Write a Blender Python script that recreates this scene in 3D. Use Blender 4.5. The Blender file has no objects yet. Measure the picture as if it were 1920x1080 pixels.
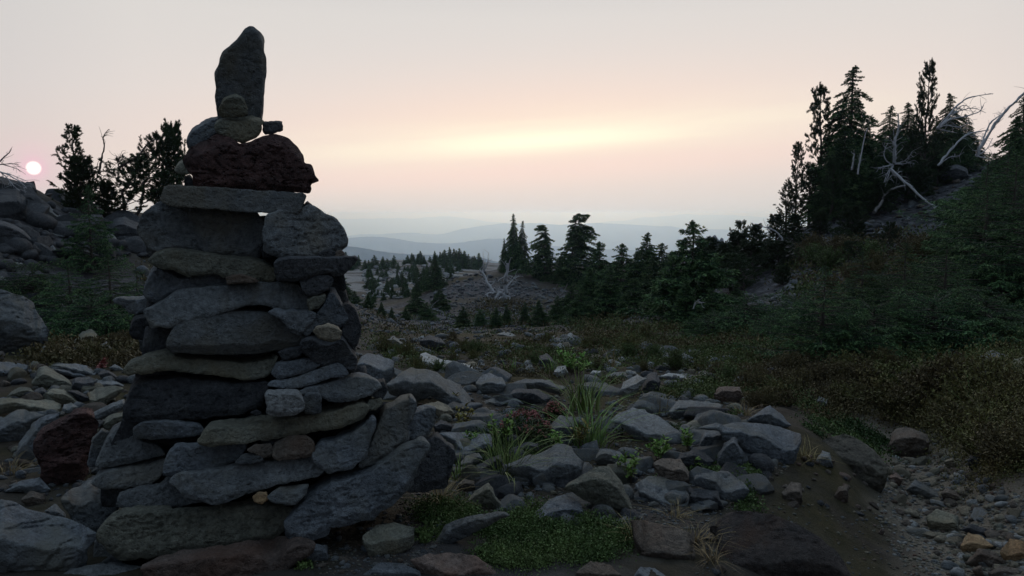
import bpy, math, random
import numpy as np
from mathutils import geometry as mgeo, Vector
R = math.radians
sc = bpy.context.scene
col = sc.collection
rnd = random.Random(7)
# ------------------------------------------------------------------ camera
F = 1478.0; PITCH = math.atan(140/F); CAMZ = 1.35
def rays(u, v):
    u = np.asarray(u, float); v = np.asarray(v, float)
    dx = (u-960)/F; dz = (540-v)/F
    return np.stack([dx, math.cos(PITCH)+dz*math.sin(PITCH), dz*math.cos(PITCH)-math.sin(PITCH)], -1)
CAM = np.array([0., 0., CAMZ])
def ptD(u, v, D):
    r = rays(u, v); return CAM + r*(np.asarray(D, float)/r[..., 1])[..., None]
cd = bpy.data.cameras.new('camera'); cam = bpy.data.objects.new('camera', cd); col.objects.link(cam)
cam.location = CAM; cam.rotation_euler = (math.pi/2-PITCH, 0, 0)
cd.sensor_width = 36; cd.lens = 36*F/1920; cd.clip_start = .05; cd.clip_end = 200000
sc.camera = cam
# ------------------------------------------------------------------ noise
def _h(ix, iy, iz, s):
    h = (ix*374761393 + iy*668265263 + iz*1274126177 + s*974711) & 0xffffffff
    h = ((h ^ (h >> 13))*1274126177) & 0xffffffff
    h = ((h ^ (h >> 16))*668265263) & 0xffffffff
    return (h ^ (h >> 15)) / 4294967295.0
def vnoise(P, s=0):
    P = np.asarray(P, float); i = np.floor(P).astype(np.int64); f = P-i; w = f*f*f*(f*(f*6-15)+10)
    out = 0
    for a in (0, 1):
        wx = w[:, 0] if a else 1-w[:, 0]
        for b in (0, 1):
            wy = w[:, 1] if b else 1-w[:, 1]
            for c in (0, 1):
                wz = w[:, 2] if c else 1-w[:, 2]
                out = out + wx*wy*wz*_h(i[:, 0]+a, i[:, 1]+b, i[:, 2]+c, s)
    return out*2-1
def fbm(P, o=4, s=0, g=.5):
    P = np.asarray(P, float); t = 0; a = 1.0; n = 0
    for k in range(o):
        t = t + a*vnoise(P*(2.03**k)+k*17.3, s+k*31); n += a; a *= g
    return t/n
# ------------------------------------------------------------------ mesh helpers
def mk(name, V, Fs, mats, parent=None, smooth=True, loc=None, mi=None):
    """one mesh object from numpy verts and a list of (n,k) face arrays"""
    if not isinstance(Fs, list): Fs = [Fs]
    Fs = [np.asarray(f, np.int32) for f in Fs if len(f)]
    me = bpy.data.meshes.new(name)
    V = np.asarray(V, np.float64)
    if loc is not None: V = V - np.asarray(loc)
    me.vertices.add(len(V)); me.vertices.foreach_set('co', V.astype(np.float32).ravel())
    nl = sum(f.size for f in Fs); npol = sum(len(f) for f in Fs)
    me.loops.add(nl); me.polygons.add(npol)
    me.loops.foreach_set('vertex_index', np.concatenate([f.ravel() for f in Fs]))
    tot = np.concatenate([np.full(len(f), f.shape[1], np.int32) for f in Fs])
    st = np.concatenate([[0], np.cumsum(tot)[:-1]]).astype(np.int32)
    me.polygons.foreach_set('loop_start', st)
    me.polygons.foreach_set('use_smooth', np.full(npol, smooth))
    for m in (mats if isinstance(mats, (list, tuple)) else [mats]): me.materials.append(m)
    if mi is not None: me.polygons.foreach_set('material_index', np.asarray(mi, np.int32))
    me.update(calc_edges=True); me.validate()
    o = bpy.data.objects.new(name, me); col.objects.link(o)
    if loc is not None: o.location = loc
    if parent: o.parent = parent
    return o
def tag(o, label=None, cat=None, group=None, kind=None):
    if label: o['label'] = label
    if cat: o['category'] = cat
    if group: o['group'] = group
    if kind: o['kind'] = kind
    return o
def empty(name, loc):
    o = bpy.data.objects.new(name, None); col.objects.link(o); o.location = loc; o.empty_display_size = .1
    return o
def dup(root):
    r = root.copy(); col.objects.link(r)
    for ch in root.children:
        c = ch.copy(); col.objects.link(c); c.parent = r
    return r
class Acc:
    def __init__(s): s.V = []; s.F = {}; s.n = 0
    def add(s, V, Fc):
        Fc = np.asarray(Fc)
        s.V.append(V); s.F.setdefault(Fc.shape[1], []).append(Fc+s.n); s.n += len(V)
    def build(s, name, mat, parent=None, smooth=True, loc=None):
        return mk(name, np.concatenate(s.V), [np.concatenate(f) for f in s.F.values()], mat, parent, smooth, loc)
def tube(P, r, n=7):
    P = np.asarray(P, float); r = np.broadcast_to(np.asarray(r, float), (len(P),))
    T = np.gradient(P, axis=0); T /= np.linalg.norm(T, axis=1, keepdims=True)+1e-9
    up = np.array([.31, .2, .93]); A = np.cross(T, up); A /= np.linalg.norm(A, axis=1, keepdims=True)+1e-9; B = np.cross(T, A)
    a = np.arange(n)*2*math.pi/n
    V = P[:, None]+r[:, None, None]*(np.cos(a)[None, :, None]*A[:, None]+np.sin(a)[None, :, None]*B[:, None])
    V = V.reshape(-1, 3); m = len(P)
    i = np.arange(m-1)[:, None]*n; j = np.arange(n)[None]; k = (np.arange(n)+1) % n
    Fq = np.stack([i+j, i+k[None], i+n+k[None], i+n+j], -1).reshape(-1, 4)
    return V, Fq
def smooth_path(P, n=24):
    P = np.asarray(P, float)
    if len(P) < 3: return P[0]+(P[-1]-P[0])*np.linspace(0, 1, n)[:, None]
    Q = np.vstack([2*P[0]-P[1], P, 2*P[-1]-P[-2]]); out = []
    for t in np.linspace(0, len(P)-1-1e-6, n):
        i = int(t); f = t-i; a, b, c, d = Q[i:i+4]
        out.append(.5*((2*b)+(c-a)*f+(2*a-5*b+4*c-d)*f*f+(3*b-a-3*c+d)*f**3))
    return np.array(out)
# ------------------------------------------------------------------ materials
def newmat(name):
    m = bpy.data.materials.new(name); m.use_nodes = True; nt = m.node_tree
    return m, nt, nt.nodes['Principled BSDF']
def nd(nt, t, **k):
    n = nt.nodes.new(t)
    for a, b in k.items(): setattr(n, a, b)
    return n
def noise(nt, vec, scale, detail=5, rough=.6, dist=0):
    n = nd(nt, 'ShaderNodeTexNoise'); n.inputs['Scale'].default_value = scale; n.inputs['Detail'].default_value = detail
    n.inputs['Roughness'].default_value = rough; n.inputs['Distortion'].default_value = dist
    if vec is not None: nt.links.new(vec, n.inputs['Vector'])
    return n.outputs['Fac']
def ramp(nt, fac, stops):
    n = nd(nt, 'ShaderNodeValToRGB'); nt.links.new(fac, n.inputs['Fac']); e = n.color_ramp.elements
    while len(e) < len(stops): e.new(.5)
    for q, (p, c) in zip(e, stops):
        q.position = p; q.color = (*c, 1) if not isinstance(c, (int, float)) else (c, c, c, 1)
    return n.outputs['Color']
def mixc(nt, fac, a, b, mode='MIX'):
    n = nd(nt, 'ShaderNodeMix', data_type='RGBA', blend_type=mode)
    for s, x in ((n.inputs['Factor'], fac), (n.inputs['A'], a), (n.inputs['B'], b)):
        if isinstance(x, (int, float)): s.default_value = x
        elif isinstance(x, tuple): s.default_value = (*x, 1)
        else: nt.links.new(x, s)
    return n.outputs['Result']
def mth(nt, op, a, b=0., c=None, clamp=False):
    n = nd(nt, 'ShaderNodeMath', operation=op); n.use_clamp = clamp
    for s, x in zip(n.inputs, (a, b, c)):
        if x is None: continue
        if isinstance(x, (int, float)): s.default_value = x
        else: nt.links.new(x, s)
    return n.outputs[0]
def bump(nt, b, h, strength, dist):
    n = nd(nt, 'ShaderNodeBump'); n.inputs['Strength'].default_value = strength; n.inputs['Distance'].default_value = dist
    nt.links.new(h, n.inputs['Height']); nt.links.new(n.outputs['Normal'], b.inputs['Normal'])
def rockmat(name, c1, c2, lich=(.20, .21, .19), la=.35, pits=.5, stain=None, rough=.85, size=1.0):
    m, nt, b = newmat(name)
    tc = nd(nt, 'ShaderNodeTexCoord').outputs['Object']
    oi = nd(nt, 'ShaderNodeObjectInfo').outputs['Random']
    off = nd(nt, 'ShaderNodeVectorMath', operation='ADD'); nt.links.new(tc, off.inputs[0])
    cx = nd(nt, 'ShaderNodeCombineXYZ'); nt.links.new(mth(nt, 'MULTIPLY', oi, 37.), cx.inputs[0]); nt.links.new(mth(nt, 'MULTIPLY', oi, 91.), cx.inputs[2])
    nt.links.new(cx.outputs[0], off.inputs[1]); vec = off.outputs[0]
    big = noise(nt, vec, 4.5*size, 6, .65, .6)
    fine = noise(nt, vec, 60*size, 6, .75)
    spk = noise(nt, vec, 190*size, 3, .7)
    colr = mixc(nt, ramp(nt, big, [(.32, 0.), (.68, 1.)]), c1, c2)
    colr = mixc(nt, 1., colr, ramp(nt, fine, [(.25, .38), (.5, 1.), (.8, 1.75)]), 'MULTIPLY')
    colr = mixc(nt, 1., colr, ramp(nt, noise(nt, vec, 17*size, 7, .7, .5), [(.3, .62), (.5, 1.), (.72, 1.4)]), 'MULTIPLY')
    colr = mixc(nt, mth(nt, 'MULTIPLY', ramp(nt, spk, [(.62, 0.), (.72, 1.)]), .35), colr, (.32, .32, .31))
    lm = noise(nt, vec, 9*size, 7, .72, .3)
    colr = mixc(nt, mth(nt, 'MULTIPLY', ramp(nt, lm, [(.54, 0.), (.64, 1.)]), la), colr, lich)
    if stain:
        sm = noise(nt, vec, 2.6*size, 5, .6, .8)
        colr = mixc(nt, mth(nt, 'MULTIPLY', ramp(nt, sm, [(.48, 0.), (.66, 1.)]), .75), colr, stain)
    val = mth(nt, 'MULTIPLY_ADD', oi, .5, .75)
    hsv = nd(nt, 'ShaderNodeHueSaturation'); nt.links.new(colr, hsv.inputs['Color']); nt.links.new(val, hsv.inputs['Value'])
    nt.links.new(hsv.outputs[0], b.inputs['Base Color'])
    b.inputs['Roughness'].default_value = rough; b.inputs['Specular IOR Level'].default_value = .28
    vo = nd(nt, 'ShaderNodeTexVoronoi'); vo.inputs['Scale'].default_value = 75*size; nt.links.new(vec, vo.inputs['Vector'])
    pit = mth(nt, 'MULTIPLY', ramp(nt, vo.outputs['Distance'], [(.08, 0.), (.3, 1.)]), pits)
    st = nd(nt, 'ShaderNodeMapping'); nt.links.new(vec, st.inputs['Vector']); st.inputs['Scale'].default_value = (6, 6, 34)
    lay = noise(nt, st.outputs[0], 1.2*size, 5, .6, .6)
    h = mth(nt, 'ADD', mth(nt, 'ADD', mth(nt, 'MULTIPLY', fine, 1.3), pit), mth(nt, 'MULTIPLY', lay, .35))
    h = mth(nt, 'ADD', h, mth(nt, 'MULTIPLY', noise(nt, vec, 26*size, 7, .78, .2), 1.5))
    bump(nt, b, h, 1., .014/size)
    return m
M = {}
M['grey'] = rockmat('andesite_grey', (.112, .124, .130), (.190, .203, .206), stain=(.185, .170, .130))
M['blue'] = rockmat('andesite_blue', (.10, .115, .130), (.168, .185, .200), stain=(.15, .15, .125))
M['dark'] = rockmat('basalt_dark', (.040, .043, .048), (.082, .086, .092), la=.2)
M['green'] = rockmat('andesite_green', (.135, .140, .112), (.22, .218, .17), stain=(.19, .165, .105))
M['tan'] = rockmat('sandy_stone', (.21, .18, .13), (.30, .27, .20), la=.2)
M['light'] = rockmat('pale_stone', (.27, .28, .28), (.40, .41, .40), la=.25, stain=(.26, .24, .19))
M['brown'] = rockmat('brown_stone', (.105, .085, .068), (.16, .135, .11), la=.12, stain=(.12, .075, .05))
M['redbrown'] = rockmat('reddish_stone', (.12, .088, .072), (.17, .13, .11), la=.12, stain=(.17, .09, .06))
M['red'] = rockmat('red_scoria', (.060, .036, .034), (.155, .080, .070), la=.3, lich=(.10, .085, .08), pits=3.2, rough=.95, size=.62)
M['ochre'] = rockmat('ochre_stone', (.27, .16, .075), (.36, .25, .14), la=.15)
M['rust'] = rockmat('rust_stone', (.035, .032, .032), (.065, .05, .042), la=.1, stain=(.085, .042, .022))
M['moss'] = rockmat('mossy_stone', (.055, .048, .038), (.10, .09, .07), la=.25, lich=(.18, .18, .13), stain=(.028, .034, .012))

def leafmat(name, cols, rough=.7, scale=3., rv=.3, trans=.12):
    m, nt, b = newmat(name)
    tc = nd(nt, 'ShaderNodeTexCoord').outputs['Object']
    f = noise(nt, tc, scale, 3, .6); f2 = noise(nt, tc, scale*14, 2, .6)
    n = len(cols)
    c = ramp(nt, f, [(.3+.4*i/max(1, n-1), x) for i, x in enumerate(cols)])
    c = mixc(nt, 1., c, ramp(nt, f2, [(.3, .6), (.7, 1.4)]), 'MULTIPLY')
    oi = nd(nt, 'ShaderNodeObjectInfo').outputs['Random']
    hsv = nd(nt, 'ShaderNodeHueSaturation'); nt.links.new(c, hsv.inputs['Color'])
    nt.links.new(mth(nt, 'MULTIPLY_ADD', oi, rv, 1-rv/2), hsv.inputs['Value'])
    nt.links.new(mth(nt, 'MULTIPLY_ADD', oi, .03, .485), hsv.inputs['Hue'])
    nt.links.new(hsv.outputs[0], b.inputs['Base Color'])
    b.inputs['Roughness'].default_value = rough; b.inputs['Specular IOR Level'].default_value = .25
    return m
L = {}
L['hem'] = leafmat('hemlock_needles', [(.012, .034, .014), (.024, .060, .022), (.045, .090, .032)], scale=1.6)  # kept dark: shade inside the crowns is put into this colour
L['hemtip'] = leafmat('hemlock_lit_tip_needles', [(.055, .110, .040), (.10, .175, .062), (.155, .23, .085)], scale=2.2)  # sunlit branch tips, painted as a brighter needle colour
L['pine'] = leafmat('pine_needles', [(.024, .042, .016), (.046, .070, .026)], scale=2)
L['heath'] = leafmat('heather_leaves', [(.075, .075, .026), (.115, .115, .036), (.115, .080, .034), (.085, .115, .036)], scale=1.1)
L['rustheath'] = leafmat('rusty_heather_leaves', [(.070, .058, .026), (.105, .086, .034), (.090, .098, .034)], scale=1.4)
L['mat'] = leafmat('mat_leaves', [(.018, .036, .010), (.034, .060, .016), (.056, .064, .020)], scale=4)
L['leaf'] = leafmat('broad_leaves', [(.08, .17, .030), (.13, .24, .045), (.18, .24, .06)], scale=9)
L['yleaf'] = leafmat('turning_leaves', [(.09, .11, .03), (.20, .15, .04), (.12, .13, .04)], scale=12)
L['grass'] = leafmat('grass_blades', [(.08, .14, .035), (.14, .21, .055), (.21, .23, .08)], scale=9)
L['dry'] = leafmat('dry_grass_blades', [(.18, .13, .055), (.30, .23, .11), (.14, .12, .05)], scale=12)
L['pink'] = leafmat('pink_heath_flowers', [(.20, .06, .06), (.30, .11, .10)], scale=8)
def woodmat(name, a, b_):
    m, nt, b = newmat(name); tc = nd(nt, 'ShaderNodeTexCoord').outputs['Object']
    st = nd(nt, 'ShaderNodeMapping'); nt.links.new(tc, st.inputs['Vector']); st.inputs['Scale'].default_value = (30, 30, 5)
    f = noise(nt, st.outputs[0], 1.5, 6, .7); c = ramp(nt, f, [(.3, a), (.7, b_)]); nt.links.new(c, b.inputs['Base Color'])
    b.inputs['Roughness'].default_value = .85; bump(nt, b, f, .7, .01); return m
W = {'bark': woodmat('conifer_bark', (.045, .035, .028), (.09, .075, .062)), 'silver': woodmat('bleached_wood', (.26, .26, .27), (.50, .50, .51)),
     'greywood': woodmat('grey_dead_wood', (.13, .12, .115), (.26, .245, .235)), 'stem': woodmat('plant_stem', (.06, .06, .03), (.10, .07, .04))}
# ------------------------------------------------------------------ terrain
CP = [ # photo-surveyed ground heights: u, v, distance
 (960,1080,2.83),(500,1080,2.80),(0,1080,2.75),(1300,1080,2.85),(960,1000,3.35),(400,1010,3.3),(0,950,3.6),(960,900,4.05),(1200,900,4.05),(500,880,4.2),
 (960,800,5.3),(1250,800,5.2),(100,780,5.2),(500,780,5.4),(700,740,6.3),(960,700,8.0),(1300,720,7.2),(200,690,6.6),(0,700,6.2),(700,680,8.6),
 (960,650,11.2),(1250,660,10.2),(700,640,12.5),(1150,630,13.5),(850,628,14.5),(960,628,15),
 (750,612,24),(950,610,26),(1080,600,28),(700,575,40),(850,585,34),(960,580,36),(1060,590,32),
 (860,520,47),(940,508,48),(1000,512,48),(1060,530,46),(790,545,47),(700,560,50),
 (760,535,70),(690,540,72),(850,530,70),(960,520,75),(1080,520,70),
 (770,500,104),(830,497,108),(690,505,108),(720,492,118),(900,505,110),(1000,500,115),(1100,500,115),
 (1450,1075,3.12),(1400,850,4.35),(1600,860,4.9),(1500,960,3.75),(1480,790,5.25),
 (1860,1080,3.42),(1800,950,4.6),(1740,850,6.05),(1700,790,7.2),(1660,1000,3.95),(1620,900,4.75),
 (1900,870,4.5),(1850,760,6.3),(1780,740,6.9),(1650,720,7.6),(1500,700,8.1),(1900,680,7.3),(1950,900,4.2),
 (1300,640,12.6),(1400,620,13.5),(1250,590,19),(1350,560,21),(1450,590,16),(1280,530,30),(1180,560,30),(1400,500,29),
 (1550,640,11),(1700,640,10),(1850,640,9.5),(1500,540,18),(1650,540,16),(1800,540,15),(1640,440,23),(1760,420,23),(1850,400,21),(1900,420,18),
 (1460,445,27),(1540,415,28),(1620,372,29),(1700,342,30),(1800,315,30),(1920,295,28),
 (1450,490,45),(1600,440,50),(1800,390,52),(1300,500,60),(1450,500,90),(1800,420,100),
 (0,640,8),(120,640,8.6),(250,640,9.2),(0,560,10),(100,540,11.5),(200,520,12.5),(0,450,12),(60,400,13.5),(100,430,13.5),(200,440,14.5),
 (0,340,14.6),(70,352,15.5),(130,388,16.5),(240,402,17.5),(360,418,19),(480,470,20),(600,540,22),(450,600,13),(600,620,14),
 (0,380,24),(150,430,30),(350,480,34),(550,530,45),(100,460,60),(400,500,90),(550,500,110),
]
_P = [ptD(u, v, d) for u, v, d in CP]
for az in (-170, -130, -90, -65, 65, 90, 130, 170):
    for d, z in ((1.5, 0), (4, 0), (12, .2 if abs(az) > 70 else .8), (40, .5), (120, -2)):
        _P.append(np.array([d*math.sin(R(az)), d*math.cos(R(az)), z]))
for az in (-40, -20, 0, 20, 40):
    for d in (.7, 1.5): _P.append(np.array([d*math.sin(R(az)), d*math.cos(R(az)), -.02]))
_P = np.array(_P)
def polar(x, y): return np.arctan2(x, y), np.log(np.maximum(np.hypot(x, y), .05))
KA = 2.2
def _tp(q):
    a, l = polar(q[:, 0], q[:, 1]); return np.stack([a*KA, l], -1)
_C = _tp(_P)
def _U(A, B):
    d2 = ((A[:, None]-B[None])**2).sum(-1); return np.where(d2 > 0, d2*np.log(d2+1e-12), 0)
_n = len(_C); _A = np.zeros((_n+3, _n+3)); _A[:_n, :_n] = _U(_C, _C)+np.eye(_n)*.002
_A[:_n, _n] = 1; _A[:_n, _n+1:] = _C; _A[_n:, :_n] = _A[:_n, _n:].T
_S = np.linalg.solve(_A, np.concatenate([_P[:, 2], np.zeros(3)]))
AZ = np.radians(np.concatenate([np.linspace(-180, -52, 40, endpoint=False), np.linspace(-52, 52, 640, endpoint=False), np.linspace(52, 180, 41)]))
LD = np.concatenate([np.linspace(math.log(.6), math.log(2.2), 30, endpoint=False), np.linspace(math.log(2.2), math.log(60), 430, endpoint=False), np.linspace(math.log(60), math.log(200), 90)])
GA, GL = np.meshgrid(AZ, LD, indexing='ij')
Q = np.stack([GA.ravel()*KA, GL.ravel()], -1)
Z = np.concatenate([_U(Q[i:i+20000], _C)@_S[:_n]+_S[_n]+Q[i:i+20000]@_S[_n+1:] for i in range(0, len(Q), 20000)])
D_ = np.exp(GL.ravel()); X_ = D_*np.sin(GA.ravel()); Y_ = D_*np.cos(GA.ravel())
wf = np.clip((D_-125)/70, 0, 1)**1.3
Z = Z*(1-wf)+(-60)*wf
P3 = np.stack([X_, Y_, X_*0], -1)
rough = np.clip((D_-9)/25, 0, 1)
Z += .035*fbm(P3*1.6, 4, 3)+.014*fbm(P3*7, 3, 5)*np.clip(D_/3, 0, 1)+rough*.17*fbm(P3*.45, 4, 9)
Zg = Z.reshape(GA.shape)
def height(x, y):
    a, l = polar(np.asarray(x, float), np.asarray(y, float))
    l = np.clip(l, LD[0], LD[-1])
    i = np.clip(np.searchsorted(AZ, a)-1, 0, len(AZ)-2); j = np.clip(np.searchsorted(LD, l)-1, 0, len(LD)-2)
    fa = (a-AZ[i])/(AZ[i+1]-AZ[i]); fl = (l-LD[j])/(LD[j+1]-LD[j])
    return (Zg[i, j]*(1-fa)+Zg[i+1, j]*fa)*(1-fl)+(Zg[i, j+1]*(1-fa)+Zg[i+1, j+1]*fa)*fl
_T = np.exp(np.linspace(math.log(1.2), math.log(180), 700))
def ground(u, v):
    """first ground points under photo pixels (vectorised); nan where the ray leaves the terrain"""
    u = np.atleast_1d(np.asarray(u, float)); v = np.atleast_1d(np.asarray(v, float)); out = np.full((len(u), 3), np.nan)
    for k in range(0, len(u), 500):
        r = rays(u[k:k+500], v[k:k+500]); r = r/r[:, 1:2]
        P = CAM+r[:, None]*_T[None, :, None]
        below = P[..., 2] < height(P[..., 0], P[..., 1])
        i = below.argmax(1); ok = below.any(1)
        for q in np.nonzero(ok)[0]:
            a = P[q, max(0, i[q]-1)]; b = P[q, i[q]]
            ha = a[2]-height(a[0], a[1]); hb = b[2]-height(b[0], b[1])
            t = ha/(ha-hb) if ha > hb else 0
            out[k+q] = a+(b-a)*min(1, max(0, t))
    return out
def inpoly(u, v, poly):
    poly = np.asarray(poly, float); u = np.asarray(u); v = np.asarray(v); ins = np.zeros(u.shape, bool)
    x1, y1 = poly[-1]
    for x2, y2 in poly:
        c = ((y1 > v) != (y2 > v)); xi = (x2-x1)*(v-y1)/((y2-y1) if y2 != y1 else 1e-9)+x1
        ins ^= c & (u < xi); x1, y1 = x2, y2
    return ins
def samp(poly, n, rng):
    poly = np.asarray(poly, float); lo = poly.min(0); hi = poly.max(0); U = []; c = 0
    while c < n:
        q = rng.uniform(lo, hi, (n*3, 2)); q = q[inpoly(q[:, 0], q[:, 1], poly)]; U.append(q); c += len(q)
    return np.concatenate(U)[:n]
# ground sheet, one piece out to the horizon
far = np.array([230, 320, 500, 800, 1300, 2000, 3200, 5000, 8000, 13000, 21000, 34000, 60000.])
farz = np.array([-75, -110, -170, -260, -400, -560, -720, -820, -860, -880, -900, -900, -900.])
na, nl = GA.shape
V0 = np.stack([X_, Y_, Z], -1).reshape(na, nl, 3)
FX = far[None]*np.sin(AZ)[:, None]; FY = far[None]*np.cos(AZ)[:, None]
Vf = np.stack([FX, FY, np.broadcast_to(farz, FX.shape)+(fbm(np.stack([FX, FY, FX*0], -1).reshape(-1, 3)*.002, 3)).reshape(FX.shape)*np.minimum(60, far*.06)], -1)
Vall = np.concatenate([V0, Vf], 1); nt_ = nl+len(far)
i, j = np.meshgrid(np.arange(na-1), np.arange(nt_-1), indexing='ij'); a = i*nt_+j
Fq = np.stack([a, a+1, a+nt_+1, a+nt_], -1).reshape(-1, 4)[:, ::-1]
Vt = Vall.reshape(-1, 3)
cen = len(Vt); Vt = np.vstack([Vt, [[0, 0, 0]]])
Ft = np.stack([np.arange(na-1)*nt_, np.full(na-1, cen), (np.arange(na-1)+1)*nt_], -1)[:, ::-1]
m, nt, b = newmat('alpine_ground')
tc = nd(nt, 'ShaderNodeTexCoord').outputs['Object']
n1 = noise(nt, tc, .9, 7, .65, .4); n2 = noise(nt, tc, 14, 6, .7); n3 = noise(nt, tc, 85, 5, .75)
dirt = ramp(nt, n2, [(.3, (.028, .023, .018)), (.6, (.058, .048, .038)), (.75, (.10, .090, .078))])
vegc = ramp(nt, n2, [(.3, (.030, .028, .012)), (.55, (.052, .044, .018)), (.75, (.075, .052, .024))])
base = mixc(nt, ramp(nt, n1, [(.42, 0.), (.58, 1.)]), dirt, vegc)
at_ = nd(nt, 'ShaderNodeAttribute', attribute_name='scree').outputs['Fac']
vo = nd(nt, 'ShaderNodeTexVoronoi'); vo.inputs['Scale'].default_value = 5.5; nt.links.new(tc, vo.inputs['Vector'])
scr = mixc(nt, 1., ramp(nt, vo.outputs['Color'], [(.2, (.055, .055, .06)), (.8, (.14, .14, .15))]), ramp(nt, vo.outputs['Distance'], [(.0, 1.1), (.6, .55)]), 'MULTIPLY')
base = mixc(nt, at_, base, scr)
ap = nd(nt, 'ShaderNodeAttribute', attribute_name='path').outputs['Fac']
pth = ramp(nt, n3, [(.3, (.095, .080, .062)), (.55, (.19, .165, .13)), (.8, (.30, .27, .22))])
base = mixc(nt, ap, base, pth)
ak = nd(nt, 'ShaderNodeAttribute', attribute_name='pale').outputs['Fac']
base = mixc(nt, ak, base, ramp(nt, n2, [(.3, (.10, .105, .105)), (.7, (.25, .255, .25))]))
nt.links.new(base, b.inputs['Base Color']); b.inputs['Roughness'].default_value = .95; b.inputs['Specular IOR Level'].default_value = .15
bump(nt, b, mth(nt, 'ADD', mth(nt, 'MULTIPLY', n2, 1.5), mth(nt, 'ADD', n3, mth(nt, 'MULTIPLY', mth(nt, 'MULTIPLY', vo.outputs['Distance'], -3.), at_))), .9, .02)
gr = mk('ground', Vt, [Fq, Ft], m); tag(gr, kind='structure')
def segd(x, y, L_):
    d = np.full(x.shape, 1e9)
    for (x1, y1), (x2, y2) in zip(L_[:-1], L_[1:]):
        dx, dy = x2-x1, y2-y1; t = np.clip(((x-x1)*dx+(y-y1)*dy)/(dx*dx+dy*dy), 0, 1)
        d = np.minimum(d, np.hypot(x-x1-t*dx, y-y1-t*dy))
    return d
pathL = ground([1890, 1800, 1740, 1700], [1078, 950, 850, 800])[:, :2]
pathL = np.vstack([pathL[0]+(pathL[0]-pathL[1])*1.5, pathL])
dp = segd(Vt[:, 0], Vt[:, 1], pathL)+.12*fbm(Vt*3, 3, 4)
pathm = np.clip((.55-dp)/.2, 0, 1)
azv = np.arctan2(Vt[:, 0], Vt[:, 1]); dv = np.hypot(Vt[:, 0], Vt[:, 1])
ns = fbm(Vt*.35, 4, 8)
scr_ = np.clip((np.where((azv < -.33) & (dv > 8.5), 1, 0)+np.where((dv > 17) & (azv > -.33), .8, 0)+np.where((dv > 11) & (azv > .25), .75, 0))+ns*1.2-.2, 0, 1)
pale = np.clip((dv-58)/8, 0, 1)*np.clip(ns*4+.7, 0, 1)*(dv < 140)*(azv > -.3)*(azv < 0)
for nm, arr in (('scree', scr_), ('path', pathm), ('pale', pale)):
    at = gr.data.attributes.new(nm, 'FLOAT', 'POINT'); at.data.foreach_set('value', arr.astype(np.float32))
# ------------------------------------------------------------------ far mountain ridges (real size, real distance)
mm, nt, b = newmat('forested_ridge'); tc = nd(nt, 'ShaderNodeTexCoord').outputs['Object']
f = noise(nt, tc, .004, 8, .7); nt.links.new(ramp(nt, f, [(.35, (.020, .032, .024)), (.65, (.05, .06, .045))]), b.inputs['Base Color']); b.inputs['Roughness'].default_value = 1; b.inputs['Specular IOR Level'].default_value = 0
RID = [ # crest line in photo px, distance m
 (2600, [(300,462),(560,462),(640,461),(662,462),(700,469),(730,473),(770,477),(830,479),(880,478),(920,488),(980,500),(1200,512),(1500,520),(2000,530)]),
 (6000, [(200,450),(560,452),(640,448),(700,443),(735,447),(790,455),(850,457),(880,452),(930,447),(960,449),(1010,456),(1060,464),(1130,468),(1300,470),(1500,474),(2000,480)]),
 (10500, [(200,438),(560,440),(650,441),(720,439),(765,436),(830,440),(870,428),(905,422),(960,419),(990,419),(1003,416),(1022,421),(1060,423),(1110,418),(1150,419),(1220,423),(1320,430),(1500,436),(2000,440)]),
 (19000, [(200,410),(560,407),(622,408),(665,411),(690,408),(720,410),(755,408),(790,410),(812,406),(838,403),(858,406),(890,413),(930,417),(1000,420),(1100,420),(1160,414),(1200,409),(1260,402),(1330,403),(1400,405),(1460,407),(1600,410),(2000,412)]),
]
for k, (D, L_) in enumerate(RID):
    u = np.linspace(L_[0][0], L_[-1][0], 520); v = np.interp(u, [a for a, _ in L_], [c for _, c in L_])
    kk = np.ones(13)/13; vs = np.convolve(np.pad(v, 6, mode='edge'), kk, 'valid')
    vs = vs+(1.1, 1.6, 2.2, 2.6)[k]*fbm(np.stack([u*.035, u*0+k, u*0], -1), 5, k)+.5*fbm(np.stack([u*.3, u*0+k, u*0], -1), 3, k+4)
    cr = ptD(u, vs, D+0*u)
    rows = []
    for t in np.linspace(-1, 1, 25):
        z = cr.copy(); w = abs(t)
        sl = D*.17
        dirv = rays(u, 400+0*u); dirv[:, 2] = 0; dirv /= np.linalg.norm(dirv, axis=1, keepdims=True)
        z[:, :2] += dirv[:, :2]*(t*sl)
        base_ = -950.
        nn = fbm(np.stack([z[:, 0]*9/D, z[:, 1]*9/D, z[:, 0]*0], -1)*2.5, 4, 11+k)
        z[:, 2] = cr[:, 2]+(base_-cr[:, 2])*np.clip(w**1.15+nn*.22*min(1, w*4)*(1-w), 0, 1)
        rows.append(z)
    Vr = np.stack(rows, 0); nr, nu = Vr.shape[:2]; i, j = np.meshgrid(np.arange(nr-1), np.arange(nu-1), indexing='ij'); a = i*nu+j
    o = mk('mountain', Vr.reshape(-1, 3), np.stack([a, a+1, a+nu+1, a+nu], -1).reshape(-1, 4), mm); tag(o, kind='structure')
# ------------------------------------------------------------------ smoke-hazed air
hz = bpy.data.meshes.new('haze')
hx, hy0, hy1, z0, z1 = 26000, -400, 27000, -1000., 14.
hv = [(x, y, z) for z in (z0, z1) for y in (hy0, hy1) for x in (-hx, hx)]
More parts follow.
